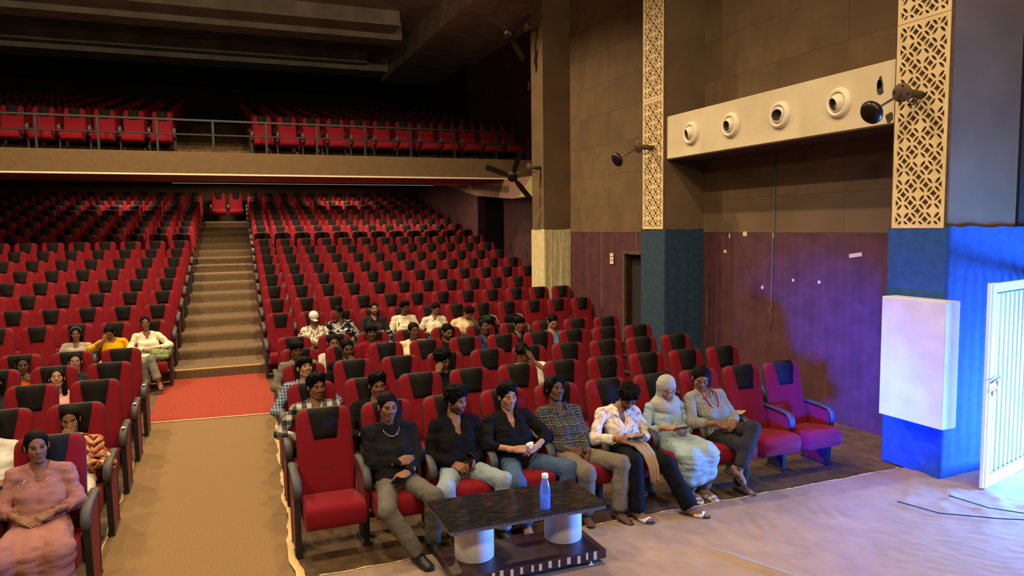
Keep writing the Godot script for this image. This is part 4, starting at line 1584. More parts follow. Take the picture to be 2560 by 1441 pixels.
func head_proto(kind: String) -> Lump:
	if heads.has(kind):
		return heads[kind]
	var female := kind.begins_with("female")
	var j := 0.86 if female else 1.0
	var pr := [[ELL, Vector3(0, 0.035, -0.012), Vector3(0.073, 0.080, 0.095)],
		[ELL, Vector3(0, -0.032, 0.022), Vector3(0.058 * j, 0.076, 0.064)],
		[CAP, Vector3(0, -0.096, 0.056), Vector3(0, -0.1, 0.052), 0.021 * j, 0.021 * j],
		[CAP, Vector3(0, -0.06, -0.022), Vector3(0, -0.15, -0.036), 0.05 * (0.95 if female else 1.0), 0.052 * (0.95 if female else 1.0)]]
	for s in [-1.0, 1.0]:
		pr.append([CAP, Vector3(0.046 * s * j, -0.058, 0.0), Vector3(0.02 * s, -0.096, 0.045), 0.018, 0.016])
		pr.append([CAP, Vector3(0.042 * s, -0.016, 0.058), Vector3(0.036 * s, -0.03, 0.06), 0.02, 0.018])
		pr.append([CAP, Vector3(0.036 * s, 0.024, 0.071), Vector3(0.012 * s, 0.021, 0.080), 0.006 if female else 0.010, 0.006 if female else 0.010, 0.016])
	for s in [-1.0, 1.0]:
		pr.append([ELL_CUT, Vector3(0.031 * s, 0.003, 0.094), Vector3(0.017, 0.0095, 0.016), 0.0, 0.0, 0.014])
	pr.append([CAP, Vector3(0, 0.014, 0.080), Vector3(0, -0.026, 0.097), 0.0085, 0.0115, 0.012])
	for s in [-1.0, 1.0]:
		pr.append([CAP, Vector3(0.011 * s, -0.031, 0.088), Vector3(0.012 * s, -0.031, 0.084), 0.0085, 0.008, 0.008])
		pr.append([ELL, Vector3(0.077 * s, -0.004, -0.008), Vector3(0.010, 0.031, 0.019), 0.0, 0.0, 0.008])
		pr.append([ELL_CUT, Vector3(0.0885 * s, -0.004, -0.002), Vector3(0.006, 0.018, 0.010), 0.0, 0.0, 0.006])
	pr.append([CAP, Vector3(-0.019, -0.061, 0.078), Vector3(0.019, -0.061, 0.078), 0.006, 0.006, 0.008])
	pr.append([CAP, Vector3(0, -0.061, 0.083), Vector3(0, -0.0605, 0.083), 0.007, 0.007, 0.010])
	pr.append([CAP, Vector3(-0.014, -0.071, 0.078), Vector3(0.014, -0.071, 0.078), 0.0075, 0.0075, 0.008])
	pr.append([CUT, Vector3(-0.02, -0.0655, 0.0905), Vector3(0.02, -0.0655, 0.0905), 0.004, 0.004, 0.003])
	if kind == "female_open":
		pr.append([ELL_CUT, Vector3(0, -0.068, 0.088), Vector3(0.013, 0.009, 0.014), 0.0, 0.0, 0.005])
	var m := net(pr, 0.0044, 0.022)
	var verts: PackedVector3Array = m[0]
	var col := PackedColorArray()
	for p in verts:
		var c := Color(1, 1, 1)
		var lipd := Vector2(p.x / 0.026, (p.y + 0.066) / 0.0125).length()
		if p.z > 0.072 and lipd < 1.0:
			c = Color(0.88, 0.66, 0.64) if not female else Color(0.88, 0.52, 0.52)
		if kind == "male_beard" and p.z > -0.01:
			var low := -0.045 - 0.35 * maxf(0.0, 0.06 - absf(p.x)) * (1.0 if p.z > 0.05 else 0.3)
			var on_jaw := p.y < low and p.y > -0.125
			var lip := absf(p.x) < 0.028 and p.y > -0.056 and p.y < -0.043 and p.z > 0.07
			if (on_jaw and lipd > 1.05) or lip:
				c = Color(0.26, 0.22, 0.21)
		elif kind == "male_stubble" and p.z > 0.0:
			var lip := absf(p.x) < 0.03 and p.y > -0.057 and p.y < -0.042 and p.z > 0.068
			var ch := p.y < -0.085 and absf(p.x) < 0.03 and p.z > 0.03
			if lip:
				c = Color(0.42, 0.38, 0.37)
			elif ch:
				c = Color(0.75, 0.72, 0.7)
		col.append(c)
	var l := Lump.new()
	l.add(verts, net_normals(verts, m[1]), m[1], col)
	var closed := kind == "male_closed" or kind == "female_closed" or kind == "female_open"
	for s in [-1.0, 1.0]:
		if closed:
			l_add(l, blob(Vector3(0.031 * s, 0.001, 0.0745), Vector3(0.0165, 0.0095, 0.0105)), Color(0.86, 0.82, 0.8))
			l_add(l, strip_tube([Vector3(0.017 * s, -0.003, 0.0835), Vector3(0.031 * s, -0.0075, 0.0835), Vector3(0.046 * s, -0.003, 0.077)], [0.0008, 0.0014, 0.0008]), Color(0.06, 0.05, 0.05))
		else:
			l_add(l, blob(Vector3(0.031 * s, 0.002, 0.0735), Vector3(0.0150, 0.0065, 0.0105)), Color(1.5, 1.55, 1.6))
			l_add(l, blob(Vector3(0.0315 * s, 0.002, 0.0800), Vector3(0.0058, 0.0058, 0.0048), 8), Color(0.07, 0.05, 0.045))
			l_add(l, strip_tube([Vector3(0.016 * s, 0.003, 0.0825), Vector3(0.031 * s, 0.0095, 0.0845), Vector3(0.048 * s, 0.003, 0.0755)], [0.0012, 0.0024, 0.0012]), Color(0.07, 0.055, 0.05))
		var brow := [Vector3(0.013 * s, 0.0235, 0.0905), Vector3(0.032 * s, 0.0295, 0.0840), Vector3(0.052 * s, 0.0225, 0.0690)]
		l_add(l, strip_tube(brow, [0.0030, 0.0036, 0.0016] if not female else [0.0020, 0.0025, 0.0012]), Color(0.06, 0.05, 0.045))
	heads[kind] = l
	return l

func l_add(l: Lump, m: Array, col: Color) -> void:
	l.add(m[0], net_normals(m[0], m[1]), m[1], col)

# hair: a shell over the skull cut at a hairline, thickened and roughened by style
func hair_proto(style: String) -> ArrayMesh:
	if hairs.has(style):
		return hairs[style]
	var pr := []
	var rough := 0.004
	var freq := 38.0
	match style:
		"short":
			pr = [[ELL, Vector3(0, 0.043, -0.016), Vector3(0.080, 0.084, 0.098)], [ELL_CUT, Vector3(0, -0.035, 0.092), Vector3(0.095, 0.104, 0.075), 0, 0, 0.008], [ELL_CUT, Vector3(0, -0.10, 0.0), Vector3(0.12, 0.085, 0.12), 0, 0, 0.012]]
		"tousled":
			pr = [[ELL, Vector3(0, 0.045, -0.016), Vector3(0.082, 0.086, 0.100)], [CAP, Vector3(-0.03, 0.10, 0.055), Vector3(0.035, 0.105, 0.05), 0.034, 0.036], [CAP, Vector3(-0.045, 0.095, 0.0), Vector3(0.045, 0.10, -0.01), 0.036, 0.038], [ELL_CUT, Vector3(0, -0.03, 0.094), Vector3(0.095, 0.098, 0.072), 0, 0, 0.008], [ELL_CUT, Vector3(0, -0.10, 0.0), Vector3(0.12, 0.08, 0.12), 0, 0, 0.012]]
			rough = 0.016
			freq = 22.0
		"curly":
			pr = [[ELL, Vector3(0, 0.048, -0.014), Vector3(0.086, 0.090, 0.102)], [CAP, Vector3(-0.03, 0.105, 0.06), Vector3(0.035, 0.108, 0.055), 0.038, 0.038], [CAP, Vector3(-0.05, 0.09, -0.01), Vector3(0.05, 0.095, -0.01), 0.042, 0.042], [ELL_CUT, Vector3(0, -0.035, 0.094), Vector3(0.095, 0.099, 0.07), 0, 0, 0.008], [ELL_CUT, Vector3(0, -0.10, 0.005), Vector3(0.12, 0.078, 0.12), 0, 0, 0.012]]
			rough = 0.020
			freq = 30.0
		"fringe":
			pr = [[ELL, Vector3(0, 0.043, -0.014), Vector3(0.083, 0.085, 0.100)], [CAP, Vector3(-0.045, 0.075, 0.06), Vector3(0.045, 0.07, 0.06), 0.03, 0.03], [CAP, Vector3(-0.02, 0.06, 0.078), Vector3(0.045, 0.045, 0.07), 0.018, 0.014], [ELL_CUT, Vector3(0, -0.045, 0.09), Vector3(0.09, 0.085, 0.075), 0, 0, 0.008], [ELL_CUT, Vector3(0, -0.11, 0.0), Vector3(0.12, 0.085, 0.12), 0, 0, 0.012]]
			rough = 0.008
			freq = 30.0
		"flowing":
			pr = [[ELL, Vector3(0, 0.04, -0.018), Vector3(0.086, 0.086, 0.102)], [CAP, Vector3(-0.02, 0.095, 0.055), Vector3(0.05, 0.08, 0.05), 0.03, 0.03], [CAP, Vector3(0.068, 0.05, 0.03), Vector3(0.078, -0.02, 0.012), 0.016, 0.008], [CAP, Vector3(-0.068, 0.05, 0.03), Vector3(-0.078, -0.02, 0.012), 0.016, 0.008], [CAP, Vector3(-0.045, -0.01, -0.07), Vector3(0.045, -0.01, -0.07), 0.036, 0.036], [ELL_CUT, Vector3(0, -0.033, 0.097), Vector3(0.066, 0.103, 0.075), 0, 0, 0.008], [ELL_CUT, Vector3(0, -0.12, 0.01), Vector3(0.12, 0.07, 0.1), 0, 0, 0.012]]
			rough = 0.007
			freq = 26.0
		"tied":
			pr = [[ELL, Vector3(0, 0.038, -0.018), Vector3(0.0815, 0.087, 0.101)], [CAP, Vector3(-0.06, -0.01, -0.05), Vector3(0.06, -0.01, -0.05), 0.036, 0.036], [CAP, Vector3(0, -0.02, -0.10), Vector3(0, -0.16, -0.09), 0.036, 0.024], [ELL_CUT, Vector3(0, -0.03, 0.097), Vector3(0.082, 0.112, 0.080), 0, 0, 0.008], [CUT, Vector3(0, 0.128, 0.06), Vector3(0, 0.13, -0.02), 0.006, 0.006, 0.006], [ELL_CUT, Vector3(0, -0.10, 0.015), Vector3(0.12, 0.085, 0.085), 0, 0, 0.012]]
			rough = 0.0035
			freq = 50.0
		"long":
			pr = [[ELL, Vector3(0, 0.038, -0.016), Vector3(0.081, 0.084, 0.100)], [CAP, Vector3(-0.06, 0.02, -0.03), Vector3(-0.075, -0.19, -0.03), 0.032, 0.028], [CAP, Vector3(0.06, 0.02, -0.03), Vector3(0.075, -0.19, -0.03), 0.032, 0.028], [CAP, Vector3(0, 0.0, -0.07), Vector3(0, -0.2, -0.08), 0.055, 0.05], [ELL_CUT, Vector3(0, -0.035, 0.097), Vector3(0.066, 0.113, 0.080), 0, 0, 0.008], [ELL_CUT, Vector3(0, -0.16, 0.05), Vector3(0.058, 0.12, 0.085), 0, 0, 0.01]]
			rough = 0.004
			freq = 34.0
		"cap":
			pr = [[ELL, Vector3(0, 0.036, -0.016), Vector3(0.077, 0.078, 0.095)], [ELL_CUT, Vector3(0, -0.055, 0.04), Vector3(0.12, 0.085, 0.12), 0, 0, 0.012]]
	var m := net(pr, 0.0056, 0.024)
	wrinkle(m, rough, freq, 11 + hash(style) % 50, Vector3(1, 0.45, 1) if style in ["long", "tied", "flowing", "fringe", "short"] else Vector3.ONE)
	wrinkle(m, rough * 0.5, freq * 2.6, 70 + hash(style) % 50, Vector3(1, 0.4, 1))
	hairs[style] = net_mesh(m, null)
	return hairs[style]

# a right hand: wrist at the origin, fingers along +z, back of the hand +y, thumb towards +x
func hand_proto(pose: String) -> Lump:
	if hands.has(pose):
		return hands[pose]
	var curl: Array = {"relaxed": [0.40, 0.50, 0.30], "flat": [0.12, 0.15, 0.1], "grip": [0.75, 0.95, 0.5], "fist": [1.25, 1.5, 0.9], "hang": [0.22, 0.28, 0.2]}[pose]
	var pr := []
	var kx := [0.029, 0.0095, -0.0105, -0.029]
	var kz := [0.088, 0.092, 0.086, 0.076]
	var ln := [[0.042, 0.025, 0.021], [0.046, 0.029, 0.022], [0.042, 0.027, 0.021], [0.034, 0.020, 0.018]]
	for i in 4:
		pr.append([CAP, Vector3(kx[i] * 0.62, -0.002, 0.004), Vector3(kx[i], 0, kz[i]), 0.0165, 0.0125])
	pr.append([CAP, Vector3(0, 0, -0.05), Vector3(0, 0, 0.01), 0.025, 0.0235])
	pr.append([CAP, Vector3(0.018, -0.008, 0.02), Vector3(0.034, -0.014, 0.045), 0.019, 0.014])
	for i in 4:
		var p := Vector3(kx[i], 0, kz[i])
		var a := 0.0
		var side: float = kx[i] * 1.6
		for j in 3:
			a += curl[j] * (1.0 + 0.08 * i)
			var q: Vector3 = p + Vector3(side * 0.06, -sin(a), cos(a)).normalized() * ln[i][j]
			pr.append([CAP, p, q, 0.0092 - 0.0009 * j - (0.001 if i == 3 else 0.0), 0.0086 - 0.0009 * j - (0.001 if i == 3 else 0.0), 0.004])
			p = q
	var t := [Vector3(0.034, -0.012, 0.043), Vector3(0.050, -0.020, 0.066), Vector3(0.054, -0.028, 0.092)]
	if pose in ["grip", "fist"]:
		t = [Vector3(0.034, -0.012, 0.043), Vector3(0.042, -0.032, 0.062), Vector3(0.026, -0.044, 0.080)]
	pr.append([CAP, t[0], t[1], 0.0125, 0.0108, 0.008])
	pr.append([CAP, t[1], t[2], 0.0106, 0.0085, 0.004])
	var m := net(pr, 0.0042, 0.010)
	var l := Lump.new()
	l.add(m[0], net_normals(m[0], m[1]), m[1], Color.WHITE)
	hands[pose] = l
	return l

# a foot with toes: ankle at the origin, toes along +z, sole at y = -0.075
func foot_proto() -> Lump:
	if feet.has("foot"):
		return feet["foot"]
	var pr := [[CAP, Vector3(0, 0.07, -0.005), Vector3(0, -0.02, -0.01), 0.038, 0.040], [CAP, Vector3(0, -0.040, -0.045), Vector3(0, -0.045, 0.02), 0.033, 0.032], [CAP, Vector3(-0.005, -0.035, 0.02), Vector3(-0.004, -0.056, 0.12), 0.032, 0.020], [CAP, Vector3(0.014, -0.05, 0.02), Vector3(0.020, -0.058, 0.115), 0.028, 0.018], [CAP, Vector3(-0.016, -0.055, 0.02), Vector3(-0.026, -0.060, 0.105), 0.022, 0.015]]
	var tx := [0.030, 0.012, -0.004, -0.018, -0.031]
	var tz := [0.158, 0.160, 0.152, 0.142, 0.130]
	for i in 5:
		var r := 0.0125 if i == 0 else 0.0085
		pr.append([CAP, Vector3(tx[i] * 0.85, -0.058, tz[i] - 0.045), Vector3(tx[i], -0.064, tz[i]), r, r * 0.9, 0.004])
	var m := net(pr, 0.0065, 0.014)
	var l := Lump.new()
	l.add(m[0], net_normals(m[0], m[1]), m[1], Color.WHITE)
	feet["foot"] = l
	return l

func shoe_mesh(m: Material) -> ArrayMesh:
	if not feet.has("shoe"):
		var pr := [[CAP, Vector3(0, 0.035, -0.01), Vector3(0, -0.02, -0.015), 0.045, 0.046], [CAP, Vector3(0, -0.035, -0.055), Vector3(0, -0.04, 0.03), 0.042, 0.043], [CAP, Vector3(0, -0.03, 0.03), Vector3(0, -0.05, 0.15), 0.042, 0.032], [CAP, Vector3(0.02, -0.05, 0.08), Vector3(0.018, -0.055, 0.15), 0.03, 0.026], [CAP, Vector3(-0.02, -0.05, 0.08), Vector3(-0.018, -0.055, 0.14), 0.03, 0.026], [CUT, Vector3(0, -0.13, -0.2), Vector3(0, -0.13, 0.3), 0.05, 0.05]]
		feet["shoe"] = net(pr, 0.009, 0.02)
	return net_mesh(feet["shoe"], m)

func sole_ring(w: float, z0: float, z1: float, y: float) -> PackedVector3Array:
	var out := PackedVector3Array()
	for k in 24:
		var a := TAU * k / 24
		var z := lerpf(z0, z1, 0.5 + 0.5 * sin(a))
		var ww := w * (0.82 + 0.18 * sin(a))
		out.append(Vector3(cos(a) * ww * pow(absf(cos(a)), -0.35) if absf(cos(a)) > 0.05 else 0.0, y, z))
	return out

# ---------------------------------------------------------------- cloth patterns
func pattern(key: String) -> StandardMaterial3D:
	if mats.has("cloth_" + key):
		return mats["cloth_" + key]
	var n := 128
	var im := Image.create(n, n, false, Image.FORMAT_RGB8)
	var r := RandomNumberGenerator.new()
	r.seed = hash(key)
	var scale := 6.0
	match key:
		"plaid_dark":
			scale = 7.5
			for y in n:
				for x in n:
					var v := 0.07
					for q in [[x, 1.0], [y, 1.0]]:
						var a := int(q[0]) % 64
						if a < 22:
							v += 0.10
						if a in [30, 31, 32, 52, 53]:
							v += 0.42
					im.set_pixel(x, y, Color(v, v * 0.99, v * 0.96))
		"checks":
			scale = 5.2
			for y in n:
				for x in n:
					var v: float = [0.08, 0.30, 0.72][(int(x / 32) % 2) + (int(y / 32) % 2)]
					if x % 32 < 2 or y % 32 < 2:
						v += 0.08
					im.set_pixel(x, y, Color(v, v * 0.98, v * 0.92))
		"plaid_blue":
			scale = 8.0
			for y in n:
				for x in n:
					var c := Color(0.12, 0.22, 0.36)
					if int(x / 16) % 2 == 0:
						c = c.lerp(Color(0.85, 0.87, 0.88), 0.55)
					if int(y / 16) % 2 == 0:
						c = c.lerp(Color(0.80, 0.84, 0.88), 0.5)
					if x % 32 < 3 or y % 32 < 3:
						c = Color(0.06, 0.1, 0.2)
					im.set_pixel(x, y, c)
		"leaves":
			scale = 3.4
			im.fill(Color(0.80, 0.755, 0.70))
			for k in 34:
				var p := Vector2(r.randf() * n, r.randf() * n)
				var a := r.randf() * TAU
				var len := r.randf_range(10, 20)
				var wid := r.randf_range(2.0, 4.2)
				var c := Color(0.42, 0.36, 0.41).lerp(Color(0.58, 0.52, 0.50), r.randf())
				for t in 60:
					var f := t / 59.0
					var mid := p + Vector2(cos(a), sin(a)) * len * f
					var w := wid * sin(PI * f)
					for u in range(-5, 6):
						var q := mid + Vector2(-sin(a), cos(a)) * w * u / 5.0
						im.set_pixel(posmod(int(q.x), n), posmod(int(q.y), n), c)
		"splinter":
			scale = 3.6
			im.fill(Color(0.86, 0.82, 0.74))
			for k in 46:
				var p := Vector2(r.randf() * n, r.randf() * n)
				var a := r.randf() * TAU
				var len := r.randf_range(12, 34)
				var wid := r.randf_range(2.5, 6)
				for t in 90:
					var f := t / 89.0
					var mid := p + Vector2(cos(a), sin(a)) * len * f
					for u in range(-7, 8):
						var q := mid + Vector2(-sin(a), cos(a)) * wid * (1.0 - f * 0.6) * u / 7.0
						im.set_pixel(posmod(int(q.x), n), posmod(int(q.y), n), Color(0.07, 0.055, 0.05))
		"zigzag":
			scale = 4.0
			for y in n:
				for x in n:
					var z := y + absf((x % 64) - 32.0) * 0.8
					var b := posmod(int(z / 10.7), 3)
					im.set_pixel(x, y, [Color(0.72, 0.26, 0.09), Color(0.09, 0.07, 0.065), Color(0.83, 0.70, 0.54)][b])
		"navy_streaks":
			scale = 3.0
			im.fill(Color(0.07, 0.085, 0.13))
			for k in 9:
				var p := Vector2(r.randf() * n, r.randf() * n)
				var len := r.randf_range(30, 60)
				for t in 120:
					var f := t / 119.0
					for u in range(-3, 4):
						im.set_pixel(posmod(int(p.x + len * f), n), posmod(int(p.y + 8 * sin(f * 4) + u), n), Color(0.82, 0.80, 0.75))
		"pinstripe":
			scale = 10.0
			for y in n:
				for x in n:
					var c := Color(0.47, 0.475, 0.44)
					if x % 32 < 5:
						c = Color(0.68, 0.68, 0.63)
					elif x % 32 in [12, 13, 20, 21]:
						c = Color(0.30, 0.325, 0.33)
					im.set_pixel(x, y, c * r.randf_range(0.94, 1.0))
		"cream_swirl":
			scale = 5.0
			im.fill(Color(0.83, 0.80, 0.68))
			for k in 7:
				var p := Vector2(r.randf() * n, r.randf() * n)
				for t in 160:
					var a := t * 0.09
					var rad := 2.0 + t * 0.07
					var q := p + Vector2(cos(a), sin(a)) * rad
					for u in [[0, 0], [1, 0]]:
						im.set_pixel(posmod(int(q.x) + u[0], n), posmod(int(q.y), n), Color(0.52, 0.49, 0.41))
		"beige_knit":
			scale = 9.0
			for y in n:
				for x in n:
					var v := 0.62 if (y % 16) < 9 else 0.50
					v += 0.04 * sin(x * 0.8)
					im.set_pixel(x, y, Color(v, v * 0.93, v * 0.84))
	var m := mat("cloth_" + key, Color.WHITE, 0.88)
	m.albedo_texture = ImageTexture.create_from_image(im)
	m.uv1_triplanar = true
	m.uv1_scale = Vector3(scale, scale, scale)
	m.uv1_offset = Vector3(0.13, 0.37, 0.21)
	m.metallic_specular = 0.2
	return m

func cloth(c: Variant) -> StandardMaterial3D:
	if c is String:
		return pattern(c)
	var key := "plain_%s" % (c as Color).to_html()
	if mats.has(key):
		return mats[key]
	var m := mat(key, c, 0.9)
	if not mats.has("plain_weave"):
		mats["plain_weave"] = noise_tex(0.12, Color(0.90, 0.90, 0.90), Color(1, 1, 1), 3, 128, 4)
	m.metallic_specular = 0.2
	m.albedo_texture = mats["plain_weave"]
	m.uv1_triplanar = true
	m.uv1_scale = Vector3(7, 7, 7)
	return m

func skin_mat(c: Color) -> StandardMaterial3D:
	var key := "skin_" + c.to_html()
	if mats.has(key):
		return mats[key]
	var m := mat(key, c, 0.58)
	m.metallic_specular = 0.35
	m.vertex_color_use_as_albedo = true
	return m

# joint between a and b with limb lengths l1, l2, bending towards pole
func bend(a: Vector3, b: Vector3, l1: float, l2: float, pole: Vector3) -> Vector3:
	var d := b - a
	var len := clampf(d.length(), 0.05, (l1 + l2) * 0.999)
	var u := d.normalized()
	var s := (l1 * l1 - l2 * l2 + len * len) / (2.0 * len)
	var h := sqrt(maxf(l1 * l1 - s * s, 0.0))
	var v := (pole - u * pole.dot(u)).normalized()
	return a + u * s + v * h

func frame(z: Vector3, y: Vector3) -> Basis:
	var zz := z.normalized()
	var yy := (y - zz * y.dot(zz)).normalized()
	return Basis(yy.cross(zz), yy, zz)

# One seated person. Local frame: floor under the chair's back top, +z towards the stage; the person's right hand is at -x.
func person(s: Dictionary) -> Node3D:
	var at := seat_spot(s.row, s.block, s.k)
	var o := thing("person", s.label, "person", at, 0.0, s.get("group", ""))
	var fem: bool = s.get("f", false)
	var g := 0.92 if fem else 1.0
	g *= s.get("g", 1.0)
	var res: float = s.get("res", 0.017)
	var h: Vector3 = s.get("h", Vector3(0, 1.085, 0.17))
	var n: Vector3 = s.get("n", Vector3(h.x * 0.6, h.y - 0.143, h.z - 0.02))
	var p: Vector3 = s.get("p", Vector3(n.x * 0.3, 0.505, 0.34))
	var tilt: float = s.get("tilt", 0.0)
	var sw := 0.178 * g
	var sh := [n + Vector3(-sw, -0.070 + tilt, 0.005), n + Vector3(sw, -0.070 - tilt, 0.005)]
	var hd := Basis(Vector3.UP, s.get("yaw", 0.0)) * Basis(Vector3.RIGHT, s.get("pitch", 0.0)) * Basis(Vector3.BACK, s.get("roll", 0.0))
	# hands: palm centre, finger direction, back of hand, pose
	var hr: Array = s.get("hr", [Vector3(-0.07, 0.61, 0.50), Vector3(0.75, -0.15, 0.6), Vector3(-0.1, 0.9, 0.5), "relaxed"])
	var hl: Array = s.get("hl", [Vector3(0.07, 0.60, 0.52), Vector3(-0.75, -0.15, 0.6), Vector3(0.1, 0.9, 0.5), "relaxed"])
	var wr := []
	var el := []
	for i in 2:
		var q: Array = hr if i == 0 else hl
		var w: Vector3 = q[0] - (q[1] as Vector3).normalized() * 0.065 * g
		var sd := -1.0 if i == 0 else 1.0
		var pole: Vector3 = s.get("pole_r" if i == 0 else "pole_l", Vector3(0.75 * sd, -0.7, -0.25))
		wr.append(w)
		el.append(bend(sh[i], w, 0.275 * g, 0.25 * g, pole))
	# legs
	var hip := [p + Vector3(-0.082, -0.01, 0.02), p + Vector3(0.082, -0.01, 0.02)]
	var an := [s.get("fr", Vector3(-0.14, 0.09, 0.76)), s.get("fl", Vector3(0.14, 0.09, 0.76))]
	var kn := []
	for i in 2:
		var sd := -1.0 if i == 0 else 1.0
		kn.append(bend(hip[i], an[i], 0.43 * g, 0.42 * g, s.get("knee_r" if i == 0 else "knee_l", Vector3(0.25 * sd, 0.7, 1.0))))
	var m1 := p.lerp(n, 0.48) + Vector3(0, 0, 0.012)
	var top: Dictionary = s.top
	var sleeve: float = top.get("sleeve", 1.95)
	var fat: float = s.get("fat", 0.0)
	# ---- body
	var pr := []
	for sd in [-1.0, 1.0]:
		pr.append([CAP, p + Vector3(0.055 * sd, 0.03, 0), m1 + Vector3(0.05 * sd, 0, 0), 0.082 * g + fat, 0.07 * g + fat])
		pr.append([CAP, m1 + Vector3(0.05 * sd, 0, 0), n + Vector3(0.06 * sd * g, -0.14, 0.0), 0.07 * g + fat, 0.074 * g])
	pr.append([CAP, sh[0], sh[1], 0.034 * g, 0.034 * g])
	pr.append([CAP, n + Vector3(0, -0.06, 0), h + hd * Vector3(0, -0.1, -0.02), 0.058 * g, 0.047 * g])
	if top.get("neck", "crew") != "crew":
		pr.append([CAP, n + Vector3(0, -0.115, 0.024), n + Vector3(0, -0.03, 0.008), 0.080 * g, 0.058 * g])
	for i in 2:
		var slim := 0.010 if sleeve > 1.0 else 0.0
		pr.append([CAP, sh[i], el[i], (0.042 - slim) * g, (0.037 - slim * 0.6) * g])
		pr.append([CAP, el[i], wr[i], (0.037 - slim * 0.6) * g, 0.0255 * g])
		pr.append([CAP, hip[i], kn[i], 0.08 * g, 0.055 * g])
		pr.append([CAP, kn[i], an[i].lerp(kn[i], 0.07), 0.052 * g, 0.036 * g])
	var bm := net(pr, maxf(res, 0.013), 0.03)
	var body := Lump.new()
	body.add(bm[0], net_normals(bm[0], bm[1]), bm[1], Color.WHITE)
	var hs: float = 0.95 if fem else 1.0
	var hx := Transform3D(hd.scaled(Vector3(hs, hs, hs)), h)
	var hp := head_proto(s.get("face", "female" if fem else "male_stubble"))
	body.add(hp.v, hp.n, hp.i, hp.c, hx)
	for i in 2:
		var q: Array = hr if i == 0 else hl
		var hb := frame(q[1], q[2])
		if i == 1:
			hb = hb * Basis.from_scale(Vector3(-1, 1, 1))
		var hh := hand_proto(q[3])
		body.add(hh.v, hh.n, hh.i, hh.c, Transform3D(hb * Basis.from_scale(Vector3.ONE * g), wr[i]), i == 1)
	var shoes: String = s.get("shoes", "shoe")
	for i in 2:
		var fd: Vector3 = s.get("toe_r" if i == 0 else "toe_l", Vector3(-0.2 if i == 0 else 0.2, 0, 1))
		var fx := Transform3D(frame(fd, Vector3.UP if absf(fd.y) < 0.01 else kn[i] - an[i]) * Basis.from_scale(Vector3(-1 if i == 1 else 1, 1, 1)) * Basis.from_scale(Vector3.ONE * g), an[i])
		if shoes != "shoe":
			var ft := foot_proto()
			body.add(ft.v, ft.n, ft.i, ft.c, fx, i == 1)
		footwear(o, shoes, fx, s)
	var b := MeshInstance3D.new()
	b.name = "body"
	b.mesh = body.mesh(skin_mat(s.get("skin", Color(0.50, 0.345, 0.255))))
	o.add_child(b, true)
	# ---- hair
	var style: String = s.get("hair", "short")
	if style != "hijab":
		var hm := MeshInstance3D.new()
		hm.name = "hair"
		hm.mesh = hair_proto("short" if style == "cap" else style)
		hm.material_override = mat("hair_black", Color(0.038, 0.032, 0.03), 0.7)
		(hm.material_override as StandardMaterial3D).metallic_specular = 0.18
		hm.transform = hx
		o.add_child(hm, true)
	if style == "cap":
		var cm := MeshInstance3D.new()
		cm.name = "cap_crown"
		cm.mesh = hair_proto("cap")
		cm.material_override = cloth(Color(0.82, 0.80, 0.76))
		cm.transform = Transform3D(hx.basis.scaled(Vector3(1.12, 1.12, 1.12)), h + hd * Vector3(0, 0.006, 0))
		o.add_child(cm, true)
		var st := begin(true)
		var rings := []
		for k in 5:
			var z := 0.075 + 0.075 * k / 4.0
			var w := 0.07 * sqrt(maxf(0.05, 1.0 - pow(k / 4.3, 2)))
			rings.append(PackedVector3Array([Vector3(-w, 0.028 - k * 0.007, z - 0.01), Vector3(0, 0.042 - k * 0.006, z), Vector3(w, 0.028 - k * 0.007, z - 0.01), Vector3(0, 0.036 - k * 0.006, z)]))
		loft(st, rings)
		var br := part("cap_brim", st, cloth(Color(0.82, 0.80, 0.76)), o)
		br.transform = hx
	# ---- top
	pr = []
	var th: float = top.get("thick", 0.016) + fat
	for sd in [-1.0, 1.0]:
		pr.append([CAP, p + Vector3(0.062 * sd, 0.005, 0.0), m1 + Vector3(0.056 * sd, 0, 0), 0.104 * g + th, 0.084 * g + th])
		pr.append([CAP, m1 + Vector3(0.056 * sd, 0, 0), n + Vector3(0.072 * sd * g, -0.13, 0.0), 0.084 * g + th, 0.086 * g + th * 0.7])
	for i in 2:
		pr.append([CAP, sh[i], n + Vector3(0, -0.035, -0.004), 0.053 * g, 0.060 * g])
	pr.append([CAP, n + Vector3(0, -0.085, 0), n + Vector3(0, -0.035, 0.0), 0.085 * g, 0.066 * g])
	for i in 2:
		if sleeve <= 1.0:
			pr.append([CAP, sh[i], sh[i].lerp(el[i], sleeve), 0.054 * g, 0.060 * g])
		else:
			pr.append([CAP, sh[i], el[i], 0.053 * g, 0.047 * g])
			pr.append([CAP, el[i], el[i].lerp(wr[i], sleeve - 1.0), 0.047 * g, (0.047 - 0.012 * (sleeve - 1.0)) * g])
	var long: float = top.get("long", 0.0)
	if long > 0.0:
		var kk := []
		for i in 2:
			kk.append(hip[i].lerp(kn[i], long))
			pr.append([CAP, hip[i], kk[i] + Vector3(0, 0.0, 0), 0.122 * g, 0.108 * g])
		pr.append([CAP, p + Vector3(0, 0.0, 0.08), (kk[0] + kk[1]) / 2, 0.11 * g, 0.095 * g, 0.06])
		for i in 2:
			pr.append([CAP, kk[i] + Vector3(0, -0.02, 0.03), kk[i] + Vector3(0.0, -0.20, 0.0), 0.092, 0.088, 0.05])
		pr.append([CAP, (kk[0] + kk[1]) / 2 + Vector3(0, -0.03, 0.04), (kk[0] + kk[1]) / 2 + Vector3(0, -0.22, 0.04), 0.06, 0.055, 0.06])
	var neck: String = top.get("neck", "crew")
	pr.append([CUT, n + Vector3(0, 0.02, 0.01), n + Vector3(0, 0.08, 0.012), 0.062 * g, 0.066 * g, 0.012])
	var fr := Vector3(0, -0.1, 0.11 * g + th)
